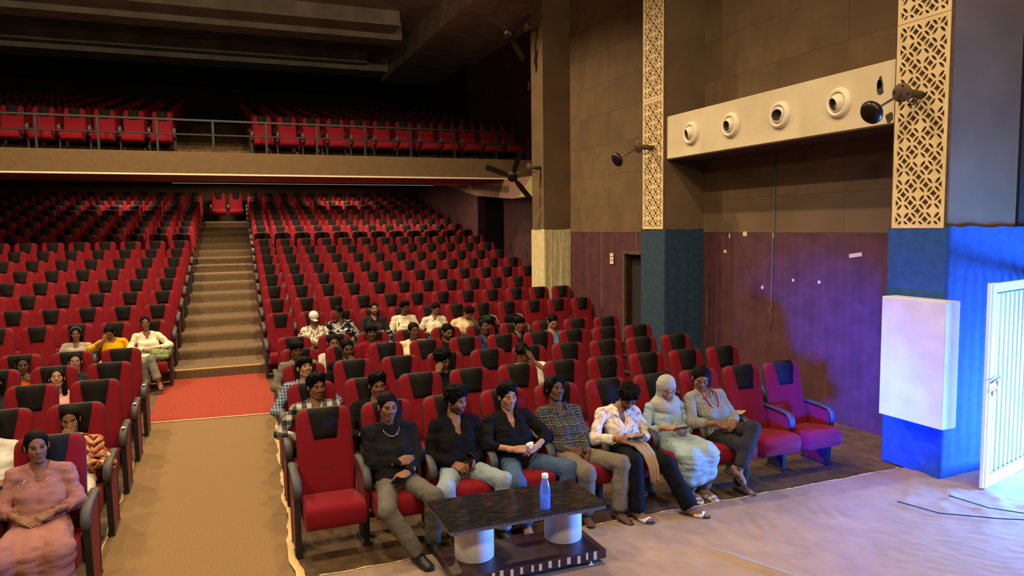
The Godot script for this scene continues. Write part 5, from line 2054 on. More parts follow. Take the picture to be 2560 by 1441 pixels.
	if neck == "v" or neck == "collar":
		var deep := 0.17 if neck == "v" else 0.10
		pr.append([CUT, n + Vector3(0, 0.0, 0.075), n + Vector3(0, -deep, 0.125 * g + th), 0.05, 0.020, 0.012])
	elif neck == "scoop":
		pr.append([CUT, n + Vector3(0, 0.0, 0.05), n + Vector3(0, -0.035, 0.105 * g + th), 0.062, 0.042, 0.012])
	var tm := net(pr, res, 0.034)
	wrinkle(tm, top.get("fold", 0.007) * 1.9, 6.0, hash(s.label) % 500, Vector3(0.8, 2.2, 0.8))
	wrinkle(tm, top.get("fold", 0.007) * 0.7, 14.0, hash(s.label) % 500 + 7, Vector3(0.7, 2.0, 0.7))
	var t := MeshInstance3D.new()
	t.name = top.get("name", "shirt")
	t.mesh = net_mesh(tm, cloth(top.c))
	o.add_child(t, true)
	if neck in ["collar", "v"] and top.get("flaps", true):
		for sd in [-1.0, 1.0]:
			var st := begin()
			var c0 := n + Vector3(0.012 * sd, 0.035, -0.055)
			var c1 := n + Vector3(0.068 * sd, 0.03, 0.0)
			var c2 := n + Vector3(0.045 * sd, -0.01, 0.075)
			var e0 := n + Vector3(0.03 * sd, -0.01, -0.085)
			var e1 := n + Vector3(0.10 * sd, -0.015, 0.005)
			var e2 := n + Vector3(0.085 * sd, -0.055, 0.095)
			var tip := n + Vector3(0.055 * sd, -0.075, 0.115)
			var up := Vector3(0, 0.006, 0.004)
			for f in [[c0, c1, e1, e0], [c1, c2, e2, e1]]:
				quad(st, f[0], f[1], f[2], f[3])
				quad(st, f[3] + up, f[2] + up, f[1] + up, f[0] + up)
			tri(st, c2 + up, tip + up, e2 + up)
			part("collar", st, cloth(top.c), o)
	# ---- trousers
	pr = []
	var loose: float = s.get("loose", 0.0) * 0.65
	pr.append([CAP, p + Vector3(-0.075, -0.01, 0), p + Vector3(0.075, -0.01, 0), 0.108 * g + fat, 0.108 * g + fat])
	for i in 2:
		pr.append([CAP, hip[i], kn[i], 0.092 * g, 0.063 * g + loose * 0.5])
		var cuff: Vector3 = kn[i].lerp(an[i], s.get("cuff", 0.90))
		pr.append([CAP, kn[i], cuff, 0.063 * g + loose * 0.5, 0.054 * g + loose])
	if res < 0.016:
		# a clean hem: cut below the cuff
		for i in 2:
			var cuff: Vector3 = kn[i].lerp(an[i], s.get("cuff", 0.90))
			var dn: Vector3 = (an[i] - kn[i]).normalized()
			pr.append([CUT, cuff + dn * 0.085, cuff + dn * 0.13, 0.075, 0.075, 0.006])
	var lm := net(pr, res * 1.1, 0.03)
	wrinkle(lm, 0.010, 5.0, hash(s.label) % 500 + 50, Vector3(0.8, 1.6, 1.6))
	wrinkle(lm, 0.006, 13.0, hash(s.label) % 500 + 60, Vector3(0.7, 1.7, 1.7))
	var l := MeshInstance3D.new()
	l.name = "trousers"
	l.mesh = net_mesh(lm, cloth(s.get("pants", Color(0.12, 0.12, 0.13))))
	o.add_child(l, true)
	s.hx = hx
	s.o = o
	s.n_at = n
	s.wr = wr
	s.el = el
	s.kn = kn
	s.an = an
	s.g_at = g
	return o

func footwear(o: Node3D, kind: String, fx: Transform3D, s: Dictionary) -> void:
	if kind == "shoe":
		var m := MeshInstance3D.new()
		m.name = "shoe"
		m.mesh = shoe_mesh(mat("shoe_black", Color(0.075, 0.075, 0.08), 0.5))
		m.transform = fx
		o.add_child(m, true)
		return
	var base: Color = {"white_sandal": Color(0.80, 0.78, 0.72), "slide": Color(0.14, 0.12, 0.12), "dark_sandal": Color(0.13, 0.11, 0.10)}[kind]
	var strap: Color = {"white_sandal": Color(0.80, 0.78, 0.72), "slide": Color(0.80, 0.78, 0.74), "dark_sandal": Color(0.12, 0.10, 0.10)}[kind]
	var st := begin()
	loft(st, [sole_ring(0.047, -0.09, 0.182, -0.094), sole_ring(0.05, -0.094, 0.186, -0.09), sole_ring(0.05, -0.094, 0.186, -0.076), sole_ring(0.045, -0.088, 0.18, -0.072)])
	var p := part("sole", st, mat("sole_" + kind, base, 0.7), o)
	p.transform = fx
	var bands := [[0.085, 0.05]]
	if kind == "dark_sandal":
		bands = [[0.10, 0.026], [0.05, 0.022]]
	elif kind == "white_sandal":
		bands = [[0.10, 0.034], [0.045, 0.034]]
	for e in bands:
		st = begin(true)
		var rings := []
		for k in 13:
			var a := PI * k / 12.0
			var w := 0.046
			var hgt: float = 0.048 - (e[0] - 0.05) * 0.25
			var c := Vector3(cos(a) * w, -0.078 + sin(a) * hgt, e[0])
			var u := Vector3(cos(a), sin(a), 0)
			var hw: float = e[1] * (0.75 + 0.25 * sin(a))
			rings.append(PackedVector3Array([c + Vector3(0, 0, -hw), c + u * 0.004 + Vector3(0, 0, -hw), c + u * 0.004 + Vector3(0, 0, hw), c + Vector3(0, 0, hw)]))
		loft(st, rings)
		p = part("strap", st, mat("strap_" + kind, strap, 0.6), o)
		p.transform = fx
	if kind == "dark_sandal":
		st = begin(true)
		var rings := []
		for k in 13:
			var a := PI * k / 12.0
			rings.append(circle(Vector3(cos(a) * 0.043, -0.005 - 0.02 * sin(a), 0.03 - sin(a) * 0.085), Vector3.UP, Vector3(cos(a), 0, sin(a)), 0.011, 6, 0.004))
		loft(st, rings)
		p = part("heel_strap", st, mat("strap_" + kind, strap, 0.6), o)
		p.transform = fx
	if kind == "slide":
		# the round three-spoke emblem printed on the band
		st = begin(true)
		var ring := []
		for k in 17:
			ring.append(Vector3(cos(TAU * k / 16.0) * 0.016, 0, sin(TAU * k / 16.0) * 0.016))
		tube(st, ring, 0.0018, 5, false)
		for k in 3:
			tube(st, [Vector3.ZERO, Vector3(cos(TAU * k / 3.0 + PI / 2) * 0.016, 0, sin(TAU * k / 3.0 + PI / 2) * 0.016)], [0.0024, 0.001], 5)
		p = part("emblem", st, mat("print_black", Color(0.1, 0.1, 0.1), 0.7), o)
		p.transform = fx * Transform3D(Basis(), Vector3(0, -0.0335, 0.09))

func glasses(s: Dictionary) -> void:
	var st := begin(true)
	for sd in [-1.0, 1.0]:
		var ring := []
		for k in 13:
			var a := TAU * k / 12.0
			ring.append(Vector3(0.031 * sd + cos(a) * 0.023, 0.0 + sin(a) * 0.018, 0.098 - absf(cos(a)) * 0.003))
		tube(st, ring, 0.0017, 5, false)
		tube(st, [Vector3(0.054 * sd, 0.004, 0.092), Vector3(0.074 * sd, 0.006, 0.05), Vector3(0.082 * sd, 0.004, 0.0)], 0.0017, 5)
	tube(st, [Vector3(-0.009, 0.004, 0.098), Vector3(0.0, 0.007, 0.1), Vector3(0.009, 0.004, 0.098)], 0.0017, 5)
	var p := part("glasses", st, mat("glasses_frame", Color(0.07, 0.06, 0.06), 0.35), s.o)
	p.transform = s.hx
	var lens := StandardMaterial3D.new()
	lens.albedo_color = Color(0.85, 0.9, 1.0, 0.12)
	lens.transparency = BaseMaterial3D.TRANSPARENCY_ALPHA
	lens.roughness = 0.03
	for sd in [-1.0, 1.0]:
		st = begin()
		fan(st, circle(Vector3(0.031 * sd, 0, 0.0975), Vector3.RIGHT, Vector3.UP, 0.022, 12, 0.017), false)
		var q := part("lens", st, lens, p)

# a phone resting in a hand: top-level thing, screen towards `up`
func phone(s: Dictionary, at: Vector3, up: Vector3, along: Vector3, label: String, c := Color(0.04, 0.04, 0.045)) -> void:
	var o := thing("mobile_phone", label, "phone", (s.o as Node3D).position + at)
	var b := frame(along, up)
	o.basis = b
	var st := begin()
	chamfer_box(st, Vector3.ZERO, Vector3(0.074, 0.009, 0.152), 0.003)
	part("case", st, mat("phone_%s" % c.to_html(), c, 0.3), o)
	st = begin()
	chamfer_box(st, Vector3(0, 0.005, 0), Vector3(0.068, 0.001, 0.144), 0.0004)
	part("screen", st, mat("phone_screen", Color(0.015, 0.015, 0.02), 0.08), o)

func ring_on(o: Node3D, called: String, c: Vector3, axis: Vector3, r: float, t: float, m: Material, wide := 1.0) -> void:
	var st := begin(true)
	var a := axis.normalized()
	var u := a.cross(Vector3.UP if absf(a.y) < 0.9 else Vector3.RIGHT).normalized()
	var v := u.cross(a)
	var rings := []
	for k in 19:
		var q := TAU * k / 18.0
		var d := u * cos(q) + v * sin(q)
		rings.append(circle(c + d * r, d, a, t, 6, t * wide))
	loft(st, rings, false, false)
	part(called, st, m, o)

# ---------------------------------------------------------------- the people in the chairs
func build_people() -> void:
	var dark := Color(0.36, 0.245, 0.18)
	var mid := Color(0.47, 0.325, 0.24)
	var fair := Color(0.60, 0.44, 0.335)
	var black := Color(0.075, 0.075, 0.08)
	var chrome := mat("chrome", Color(0.75, 0.75, 0.76), 0.25, 0.9)
	var s := {}
	# front row, from the aisle
	s = {"row": 0, "block": "right", "k": 1, "res": 0.0115, "label": "person in black sweater with silver chain and grey jeans, legs stretched out", "h": Vector3(-0.03, 1.09, 0.17), "yaw": 0.10, "pitch": 0.04, "face": "male_stubble", "hair": "short", "skin": mid,
		"top": {"c": Color(0.085, 0.083, 0.085), "sleeve": 1.93, "neck": "crew", "name": "sweater", "fold": 0.009}, "pants": Color(0.37, 0.355, 0.33), "loose": 0.012, "p": Vector3(-0.02, 0.50, 0.40),
		"hr": [Vector3(0.055, 0.695, 0.47), Vector3(0.95, 0.15, 0.2), Vector3(0.0, 0.5, 0.85), "grip"], "hl": [Vector3(-0.01, 0.60, 0.56), Vector3(-0.85, -0.25, 0.35), Vector3(0.1, 0.9, 0.4), "relaxed"], "pole_r": Vector3(-0.9, -0.7, -0.1), "pole_l": Vector3(0.9, -0.7, -0.2),
		"fr": Vector3(0.02, 0.085, 0.93), "toe_r": Vector3(0.30, 0, 1), "knee_r": Vector3(-0.75, 0.8, 0.6), "fl": Vector3(0.19, 0.085, 0.74), "toe_l": Vector3(0.1, 0, 1), "knee_l": Vector3(0.1, 0.9, 0.7), "cuff": 0.93}
	var o := person(s)
	var st := begin(true)
	var pts := []
	for k in 15:
		var a := lerpf(-2.2, 2.2, k / 14.0)
		pts.append(s.n_at + Vector3(sin(a) * 0.078, -0.005 - 0.085 * maxf(0.0, cos(a)), 0.03 + 0.102 * cos(a)))
	tube(st, pts, 0.0035, 6)
	part("necklace", st, chrome, o)
	ring_on(o, "wrist_watch", s.wr[1].lerp(s.el[1], 0.10), s.el[1] - s.wr[1], 0.030, 0.006, chrome, 2.0)
	phone(s, Vector3(-0.045, 0.585, 0.60), Vector3(-0.2, 0.9, 0.45), Vector3(-0.6, -0.2, 0.6), "black phone in the hand of the person in black sweater")
	st = begin(true)
	tube(st, [s.an[0] + Vector3(0, 0.0, 0), s.an[0] + Vector3(-0.02, 0.055, -0.015)], 0.044, 12)
	part("sock", st, cloth(Color(0.82, 0.80, 0.76)), o)

	s = {"row": 0, "block": "right", "k": 2, "res": 0.0115, "label": "person in black pullover with open zip neck and pale jeans, looking aside", "h": Vector3(0.035, 1.08, 0.17), "yaw": 0.55, "pitch": 0.08, "face": "male_beard", "hair": "curly", "skin": mid,
		"top": {"c": Color(0.058, 0.058, 0.062), "sleeve": 1.93, "neck": "v", "flaps": false, "name": "pullover", "fold": 0.006}, "pants": Color(0.50, 0.565, 0.59), "loose": 0.02, "fat": 0.012,
		"hr": [Vector3(-0.05, 0.585, 0.50), Vector3(0.75, -0.3, 0.6), Vector3(-0.2, 0.8, 0.6), "relaxed"], "hl": [Vector3(0.06, 0.59, 0.50), Vector3(-0.5, -0.1, 0.8), Vector3(0.8, 0.5, 0.2), "grip"],
		"fr": Vector3(-0.13, 0.085, 0.72), "fl": Vector3(0.24, 0.085, 0.76), "knee_r": Vector3(-0.5, 0.8, 0.6), "knee_l": Vector3(0.3, 0.8, 0.6)}
	o = person(s)
	phone(s, Vector3(0.03, 0.635, 0.53), Vector3(-0.8, 0.2, 0.5), Vector3(0.1, 0.8, 0.3), "black phone held by the person with pale jeans")

	s = {"row": 0, "block": "right", "k": 3, "res": 0.0115, "label": "person in open black shirt and blue jeans, hands clasped round a tissue", "h": Vector3(-0.025, 1.07, 0.17), "yaw": 0.05, "pitch": 0.05, "roll": 0.06, "face": "male_closed", "hair": "tousled", "skin": fair,
		"top": {"c": Color(0.072, 0.072, 0.078), "sleeve": 1.3, "neck": "v", "fold": 0.011}, "pants": Color(0.25, 0.325, 0.43), "loose": 0.025, "fat": 0.006,
		"hr": [Vector3(-0.02, 0.665, 0.50), Vector3(0.9, 0.0, 0.25), Vector3(-0.1, 0.75, 0.6), "grip"], "hl": [Vector3(0.055, 0.65, 0.50), Vector3(-0.85, -0.1, 0.35), Vector3(0.1, 0.75, 0.6), "grip"], "pole_r": Vector3(-1.2, -0.4, 0.0), "pole_l": Vector3(1.2, -0.4, 0.0),
		"fr": Vector3(-0.08, 0.085, 0.72), "fl": Vector3(0.27, 0.085, 0.70), "knee_r": Vector3(-0.35, 0.9, 0.5), "knee_l": Vector3(0.6, 0.8, 0.5), "shoes": "dark_sandal"}
	o = person(s)
	var tm := net([[CAP, Vector3(-0.015, 0, 0), Vector3(0.02, 0.012, 0), 0.018, 0.016], [CAP, Vector3(0.0, -0.02, 0.01), Vector3(0.005, 0.0, 0.01), 0.014, 0.016]], 0.005, 0.01)
	wrinkle(tm, 0.007, 60.0, 5)
	var tis := MeshInstance3D.new()
	tis.name = numbered("paper_tissue")
	tis.mesh = net_mesh(tm, cloth(Color(0.88, 0.87, 0.85)))
	add_child(tis)
	tis.position = o.position + Vector3(0.035, 0.705, 0.535)
	tag(tis, "crumpled white tissue in clasped hands of the person in black shirt", "tissue")

	s = {"row": 0, "block": "right", "k": 4, "res": 0.0115, "label": "person in black and white plaid shirt, head tipped back, wearing a watch", "h": Vector3(-0.08, 1.085, 0.14), "yaw": 0.12, "pitch": -0.22, "roll": -0.05, "face": "male_stubble", "hair": "flowing", "skin": dark,
		"top": {"c": "plaid_dark", "sleeve": 1.75, "neck": "collar", "fold": 0.007}, "pants": Color(0.42, 0.385, 0.33), "loose": 0.022, "n": Vector3(-0.045, 0.925, 0.13), "p": Vector3(-0.02, 0.50, 0.38),
		"hr": [Vector3(-0.02, 0.565, 0.50), Vector3(0.85, -0.35, 0.35), Vector3(0.0, 0.7, 0.7), "relaxed"], "hl": [Vector3(0.055, 0.47, 0.56), Vector3(-0.08, -0.97, 0.2), Vector3(0.1, 0.15, 1.0), "hang"],
		"fr": Vector3(-0.06, 0.085, 0.72), "fl": Vector3(0.23, 0.085, 0.80), "knee_r": Vector3(-0.1, 0.9, 0.7), "knee_l": Vector3(0.45, 0.8, 0.6), "shoes": "dark_sandal"}
	o = person(s)
	ring_on(o, "smart_watch", s.wr[1].lerp(s.el[1], 0.12), s.el[1] - s.wr[1], 0.029, 0.006, mats["black_metal"], 2.6)
	ring_on(o, "cuff", s.wr[0].lerp(s.el[0], 0.22), s.el[0] - s.wr[0], 0.038, 0.005, cloth(Color(0.85, 0.84, 0.82)), 2.0)

	s = {"row": 0, "block": "right", "k": 5, "res": 0.0115, "label": "person in cream leaf-print shirt bending over a phone, one leg stretched", "h": Vector3(0.045, 0.985, 0.34), "yaw": -0.25, "pitch": 0.72, "face": "male_beard", "hair": "curly", "skin": mid, "n": Vector3(-0.01, 0.875, 0.235), "p": Vector3(0.0, 0.50, 0.34),
		"top": {"c": "leaves", "sleeve": 1.62, "neck": "v", "fold": 0.010}, "pants": Color(0.065, 0.075, 0.10), "loose": 0.03,
		"hr": [Vector3(-0.10, 0.635, 0.57), Vector3(0.75, -0.1, 0.5), Vector3(-0.3, 0.6, 0.75), "grip"], "hl": [Vector3(0.03, 0.625, 0.56), Vector3(-0.7, 0.0, 0.5), Vector3(0.3, 0.6, 0.75), "grip"], "pole_r": Vector3(-1.0, -0.6, 0.0),
		"fr": Vector3(-0.17, 0.095, 0.86), "toe_r": Vector3(0.35, 0, 1), "fl": Vector3(0.30, 0.095, 0.98), "toe_l": Vector3(0.75, 0, 0.75), "knee_r": Vector3(-0.15, 0.8, 0.8), "knee_l": Vector3(0.1, 0.5, 0.9), "shoes": "slide", "cuff": 0.95}
	o = person(s)
	ring_on(o, "wrist_thread", s.wr[0].lerp(s.el[0], 0.10), s.el[0] - s.wr[0], 0.028, 0.004, cloth(Color(0.85, 0.42, 0.10)), 1.6)
	phone(s, Vector3(-0.035, 0.655, 0.60), Vector3(0.0, 0.8, -0.5), Vector3(0.8, 0.1, 0.35), "dark phone held by the person in leaf-print shirt", Color(0.12, 0.12, 0.14))
	# the beige scarf over his knee
	st = begin(true)
	var folds := []
	for e in [[-0.10, 0.622, 0.50, 0.09], [-0.05, 0.625, 0.58, 0.085], [0.0, 0.60, 0.66, 0.075], [0.035, 0.53, 0.74, 0.065], [0.045, 0.44, 0.79, 0.06], [0.05, 0.36, 0.80, 0.055], [0.052, 0.30, 0.80, 0.05]]:
		var ring := PackedVector3Array()
		for k in 13:
			var f := k / 6.0 - 1.0
			ring.append(Vector3(e[0] + f * e[3], e[1] + 0.008 * sin(k * 1.7), e[2] + 0.014 * sin(k * 1.7 + e[1] * 6.0)))
		for k in 13:
			ring.append(ring[12 - k] - Vector3(0, 0.003, 0.006))
		folds.append(ring)
	loft(st, folds)
	var sc := single("cloth_scarf", st, cloth(Color(0.60, 0.51, 0.41)), "", "")
	sc.position = o.position
	tag(sc, "beige cloth lying over the lap of the person in leaf-print shirt", "cloth")

	s = {"row": 0, "block": "right", "k": 6, "res": 0.0115, "f": true, "label": "person in pale grey headscarf and light blue tunic looking at a phone", "h": Vector3(-0.015, 0.995, 0.25), "yaw": -0.10, "pitch": 0.42, "face": "female_closed", "hair": "hijab", "skin": fair, "n": Vector3(0.0, 0.865, 0.19), "p": Vector3(-0.02, 0.49, 0.34),
		"top": {"c": Color(0.56, 0.64, 0.66), "sleeve": 1.5, "neck": "crew", "name": "tunic", "long": 0.92, "fold": 0.010}, "pants": Color(0.41, 0.355, 0.33), "loose": 0.01,
		"hr": [Vector3(-0.11, 0.675, 0.51), Vector3(0.8, 0.0, 0.5), Vector3(-0.2, 0.9, 0.3), "relaxed"], "hl": [Vector3(-0.02, 0.625, 0.53), Vector3(-0.6, 0.15, 0.6), Vector3(0.3, -0.5, 0.8), "grip"],
		"fr": Vector3(0.0, 0.09, 0.64), "fl": Vector3(0.145, 0.09, 0.66), "toe_r": Vector3(0.1, 0, 1), "toe_l": Vector3(0.25, 0, 1), "knee_r": Vector3(-0.1, 0.6, 1), "knee_l": Vector3(0.1, 0.6, 1), "shoes": "white_sandal"}
	o = person(s)
	headscarf(s)
	phone(s, Vector3(-0.055, 0.675, 0.565), Vector3(0.0, 0.75, -0.6), Vector3(0.75, 0.15, 0.3), "dark phone held by the person in headscarf", Color(0.10, 0.06, 0.10))

	s = {"row": 0, "block": "right", "k": 7, "res": 0.0115, "label": "person in grey striped shirt with red lanyard, legs crossed", "h": Vector3(-0.14, 1.06, 0.23), "yaw": -0.45, "pitch": 0.38, "face": "male_closed", "hair": "short", "skin": mid, "n": Vector3(-0.075, 0.925, 0.20), "p": Vector3(0.0, 0.50, 0.34),
		"top": {"c": "pinstripe", "sleeve": 1.4, "neck": "collar", "fold": 0.009}, "pants": Color(0.175, 0.17, 0.17), "loose": 0.016, "pole_r": Vector3(-0.9, -0.7, 0.1),
		"hr": [Vector3(-0.10, 0.645, 0.57), Vector3(0.8, -0.2, 0.4), Vector3(-0.1, 0.8, 0.6), "grip"], "hl": [Vector3(-0.03, 0.635, 0.58), Vector3(-0.8, -0.15, 0.4), Vector3(0.1, 0.8, 0.6), "grip"],
		"fr": Vector3(0.01, 0.09, 0.68), "toe_r": Vector3(0.15, 0, 1), "fl": Vector3(-0.13, 0.30, 0.84), "toe_l": Vector3(0.1, -0.45, 0.8), "knee_r": Vector3(0.0, 0.6, 1), "knee_l": Vector3(0.45, 1.0, 0.6), "shoes": "dark_sandal"}
	o = person(s)
	st = begin(true)
	var q: Vector3 = s.n_at
	for sd in [-1.0, 1.0]:
		tube(st, [q + Vector3(0.06 * sd, 0.03, -0.03), q + Vector3(0.08 * sd, -0.02, 0.09), q + Vector3(0.055 * sd + 0.01, -0.11, 0.15), q + Vector3(0.03, -0.20, 0.172), q + Vector3(0.03, -0.26, 0.18)], [0.006, 0.007, 0.007, 0.008, 0.009], 6)
	part("lanyard", st, cloth(Color(0.66, 0.07, 0.10)), o)
	for k in 2:
		ring_on(o, "wrist_thread", s.wr[k].lerp(s.el[k], 0.12), s.el[k] - s.wr[k], 0.028, 0.003, cloth(Color(0.75, 0.55, 0.45)))
	st = begin()
	chamfer_box(st, Vector3.ZERO, Vector3(0.10, 0.012, 0.15), 0.002, Transform3D(Basis(Vector3.UP, -1.0) * Basis(Vector3.BACK, 0.12), Vector3(0.0, 0.0, 0.0)))
	var nb := single("notebook", st, mat("notebook_tan", Color(0.72, 0.58, 0.40), 0.7), "tan notebook on the armrest by the person with lanyard", "notebook")
	nb.position = o.position + Vector3(0.26, 0.685, 0.33)

	# second row
	s = {"row": 1, "block": "right", "k": 0, "res": 0.013, "label": "person in grey checked shirt behind the empty front chair", "h": Vector3(0.025, 1.09, 0.17), "yaw": 0.30, "pitch": 0.0, "face": "male_stubble", "hair": "tousled", "skin": mid, "top": {"c": "checks", "sleeve": 1.9, "neck": "collar"},
		"hr": [Vector3(-0.17, 0.66, 0.44), Vector3(0.5, -0.2, 0.8), Vector3(-0.2, 0.9, 0.3), "relaxed"], "pants": Color(0.45, 0.52, 0.56)}
	person(s)
	s = {"row": 1, "block": "right", "k": 1, "res": 0.013, "label": "person in black with thin chain in the second row", "h": Vector3(0.07, 1.045, 0.16), "yaw": 0.05, "pitch": 0.08, "face": "male_stubble", "hair": "tousled", "skin": mid, "top": {"c": black, "sleeve": 1.9}, "pants": black}
	o = person(s)
	st = begin(true)
	pts = []
	for k in 11:
		var a := lerpf(-1.9, 1.9, k / 10.0)
		pts.append(s.n_at + Vector3(sin(a) * 0.07, -0.01 - 0.06 * maxf(0.0, cos(a)), 0.03 + 0.085 * cos(a)))
	tube(st, pts, 0.003, 6)
	part("necklace", st, chrome, o)
	# third row
	s = {"row": 2, "block": "right", "k": 0, "res": 0.014, "label": "person in blue plaid shirt leaning back with raised chin", "h": Vector3(-0.01, 1.075, 0.13), "yaw": 0.35, "pitch": -0.32, "face": "male_stubble", "hair": "fringe", "skin": fair, "top": {"c": "plaid_blue", "sleeve": 1.35, "neck": "collar"}, "n": Vector3(-0.02, 0.925, 0.13),
		"hr": [Vector3(-0.20, 0.60, 0.50), Vector3(0.3, -0.3, 0.9), Vector3(-0.4, 0.9, 0.1), "relaxed"], "hl": [Vector3(0.24, 0.66, 0.42), Vector3(0.1, -0.1, 1.0), Vector3(0.0, 1.0, 0.1), "relaxed"], "pants": Color(0.2, 0.22, 0.27)}
	person(s)
	s = {"row": 2, "block": "right", "k": 3, "res": 0.014, "label": "person in black resting brow on hand in the third row", "h": Vector3(-0.10, 1.05, 0.20), "yaw": 0.45, "pitch": 0.30, "roll": 0.25, "face": "male_closed", "hair": "curly", "skin": mid, "top": {"c": black, "sleeve": 1.9},
		"hr": [Vector3(-0.165, 0.975, 0.30), Vector3(0.30, 0.9, -0.05), Vector3(-0.6, 0.2, 0.75), "relaxed"], "pole_r": Vector3(-0.7, -0.8, 0.4), "pants": black}
	person(s)
	s = {"row": 2, "block": "right", "k": 5, "res": 0.014, "label": "person in white T-shirt covering eyes with a raised hand", "h": Vector3(-0.18, 1.055, 0.21), "yaw": -0.1, "pitch": 0.40, "roll": 0.1, "face": "male_closed", "hair": "fringe", "skin": mid, "top": {"c": Color(0.83, 0.80, 0.72), "sleeve": 0.75}, "n": Vector3(-0.06, 0.92, 0.18),
		"hl": [Vector3(-0.115, 1.02, 0.335), Vector3(-0.45, 0.75, 0.05), Vector3(0.5, 0.2, 0.85), "flat"], "pole_l": Vector3(0.8, -0.7, 0.5), "pants": Color(0.2, 0.2, 0.22)}
	person(s)
	# fourth row
	s = {"row": 3, "block": "right", "k": 0, "res": 0.015, "label": "person in grey long-sleeved T-shirt on the aisle chair", "h": Vector3(-0.05, 1.12, 0.17), "yaw": 0.20, "pitch": 0.08, "face": "male", "hair": "fringe", "skin": dark, "top": {"c": Color(0.44, 0.40, 0.35), "sleeve": 1.9},
		"hr": [Vector3(-0.14, 0.63, 0.48), Vector3(0.4, -0.3, 0.9), Vector3(-0.3, 0.9, 0.2), "relaxed"], "pants": Color(0.15, 0.15, 0.17)}
	person(s)
	s = {"row": 3, "block": "right", "k": 1, "res": 0.015, "label": "person in black shirt with a hand at the chin", "h": Vector3(0.02, 1.085, 0.18), "yaw": 0.15, "pitch": 0.10, "face": "male_stubble", "hair": "short", "skin": dark, "top": {"c": black, "sleeve": 1.9, "neck": "collar"},
		"hl": [Vector3(0.06, 0.95, 0.30), Vector3(-0.35, 0.85, -0.1), Vector3(0.4, 0.1, 0.9), "grip"], "pole_l": Vector3(0.8, -0.8, 0.4), "pants": black}
	person(s)
	# fifth row
	var fifth := [
		{"k": 1, "label": "person in striped white top half hidden in the fifth row", "h": Vector3(-0.04, 1.0, 0.16), "yaw": 0.1, "hair": "short", "skin": mid, "top": {"c": Color(0.72, 0.70, 0.66), "sleeve": 0.7}},
		{"k": 2, "label": "person in crimson shirt in the fifth row", "h": Vector3(-0.065, 1.12, 0.18), "yaw": 0.10, "hair": "fringe", "skin": dark, "top": {"c": Color(0.46, 0.05, 0.11), "sleeve": 1.9, "neck": "collar"}},
		{"k": 3, "label": "stout person in cream T-shirt with eyes closed", "h": Vector3(0.015, 1.10, 0.17), "yaw": 0.15, "pitch": -0.05, "face": "male_closed", "hair": "short", "skin": dark, "fat": 0.02, "top": {"c": Color(0.80, 0.73, 0.58), "sleeve": 0.8}},
		{"k": 4, "label": "person in black bowing a little beside the stout person", "h": Vector3(-0.035, 1.055, 0.20), "yaw": 0.2, "pitch": 0.25, "face": "male_beard", "hair": "short", "skin": mid, "top": {"c": black, "sleeve": 1.9}},
		{"k": 5, "label": "person in blue polo shirt wearing glasses and looking up", "h": Vector3(0.0, 1.085, 0.17), "yaw": 0.05, "pitch": -0.12, "face": "male", "hair": "short", "skin": dark, "top": {"c": Color(0.10, 0.16, 0.34), "sleeve": 0.75, "neck": "collar"}, "glasses": true},
		{"k": 6, "label": "person in black shirt wearing glasses in the fifth row", "h": Vector3(0.02, 1.10, 0.17), "yaw": 0.1, "pitch": 0.05, "face": "male", "hair": "fringe", "skin": mid, "top": {"c": black, "sleeve": 1.9, "neck": "collar"}, "glasses": true},
		{"k": 7, "label": "person in light blue denim shirt looking down", "h": Vector3(0.025, 1.10, 0.22), "yaw": -0.1, "pitch": 0.42, "face": "male_closed", "hair": "short", "skin": fair, "fat": 0.012, "top": {"c": Color(0.33, 0.44, 0.54), "sleeve": 1.9, "neck": "collar"}}]
	for e in fifth:
		e.merge({"row": 4, "block": "right", "res": 0.018, "pants": Color(0.16, 0.17, 0.2)})
		person(e)
		if e.has("glasses"):
			glasses(e)
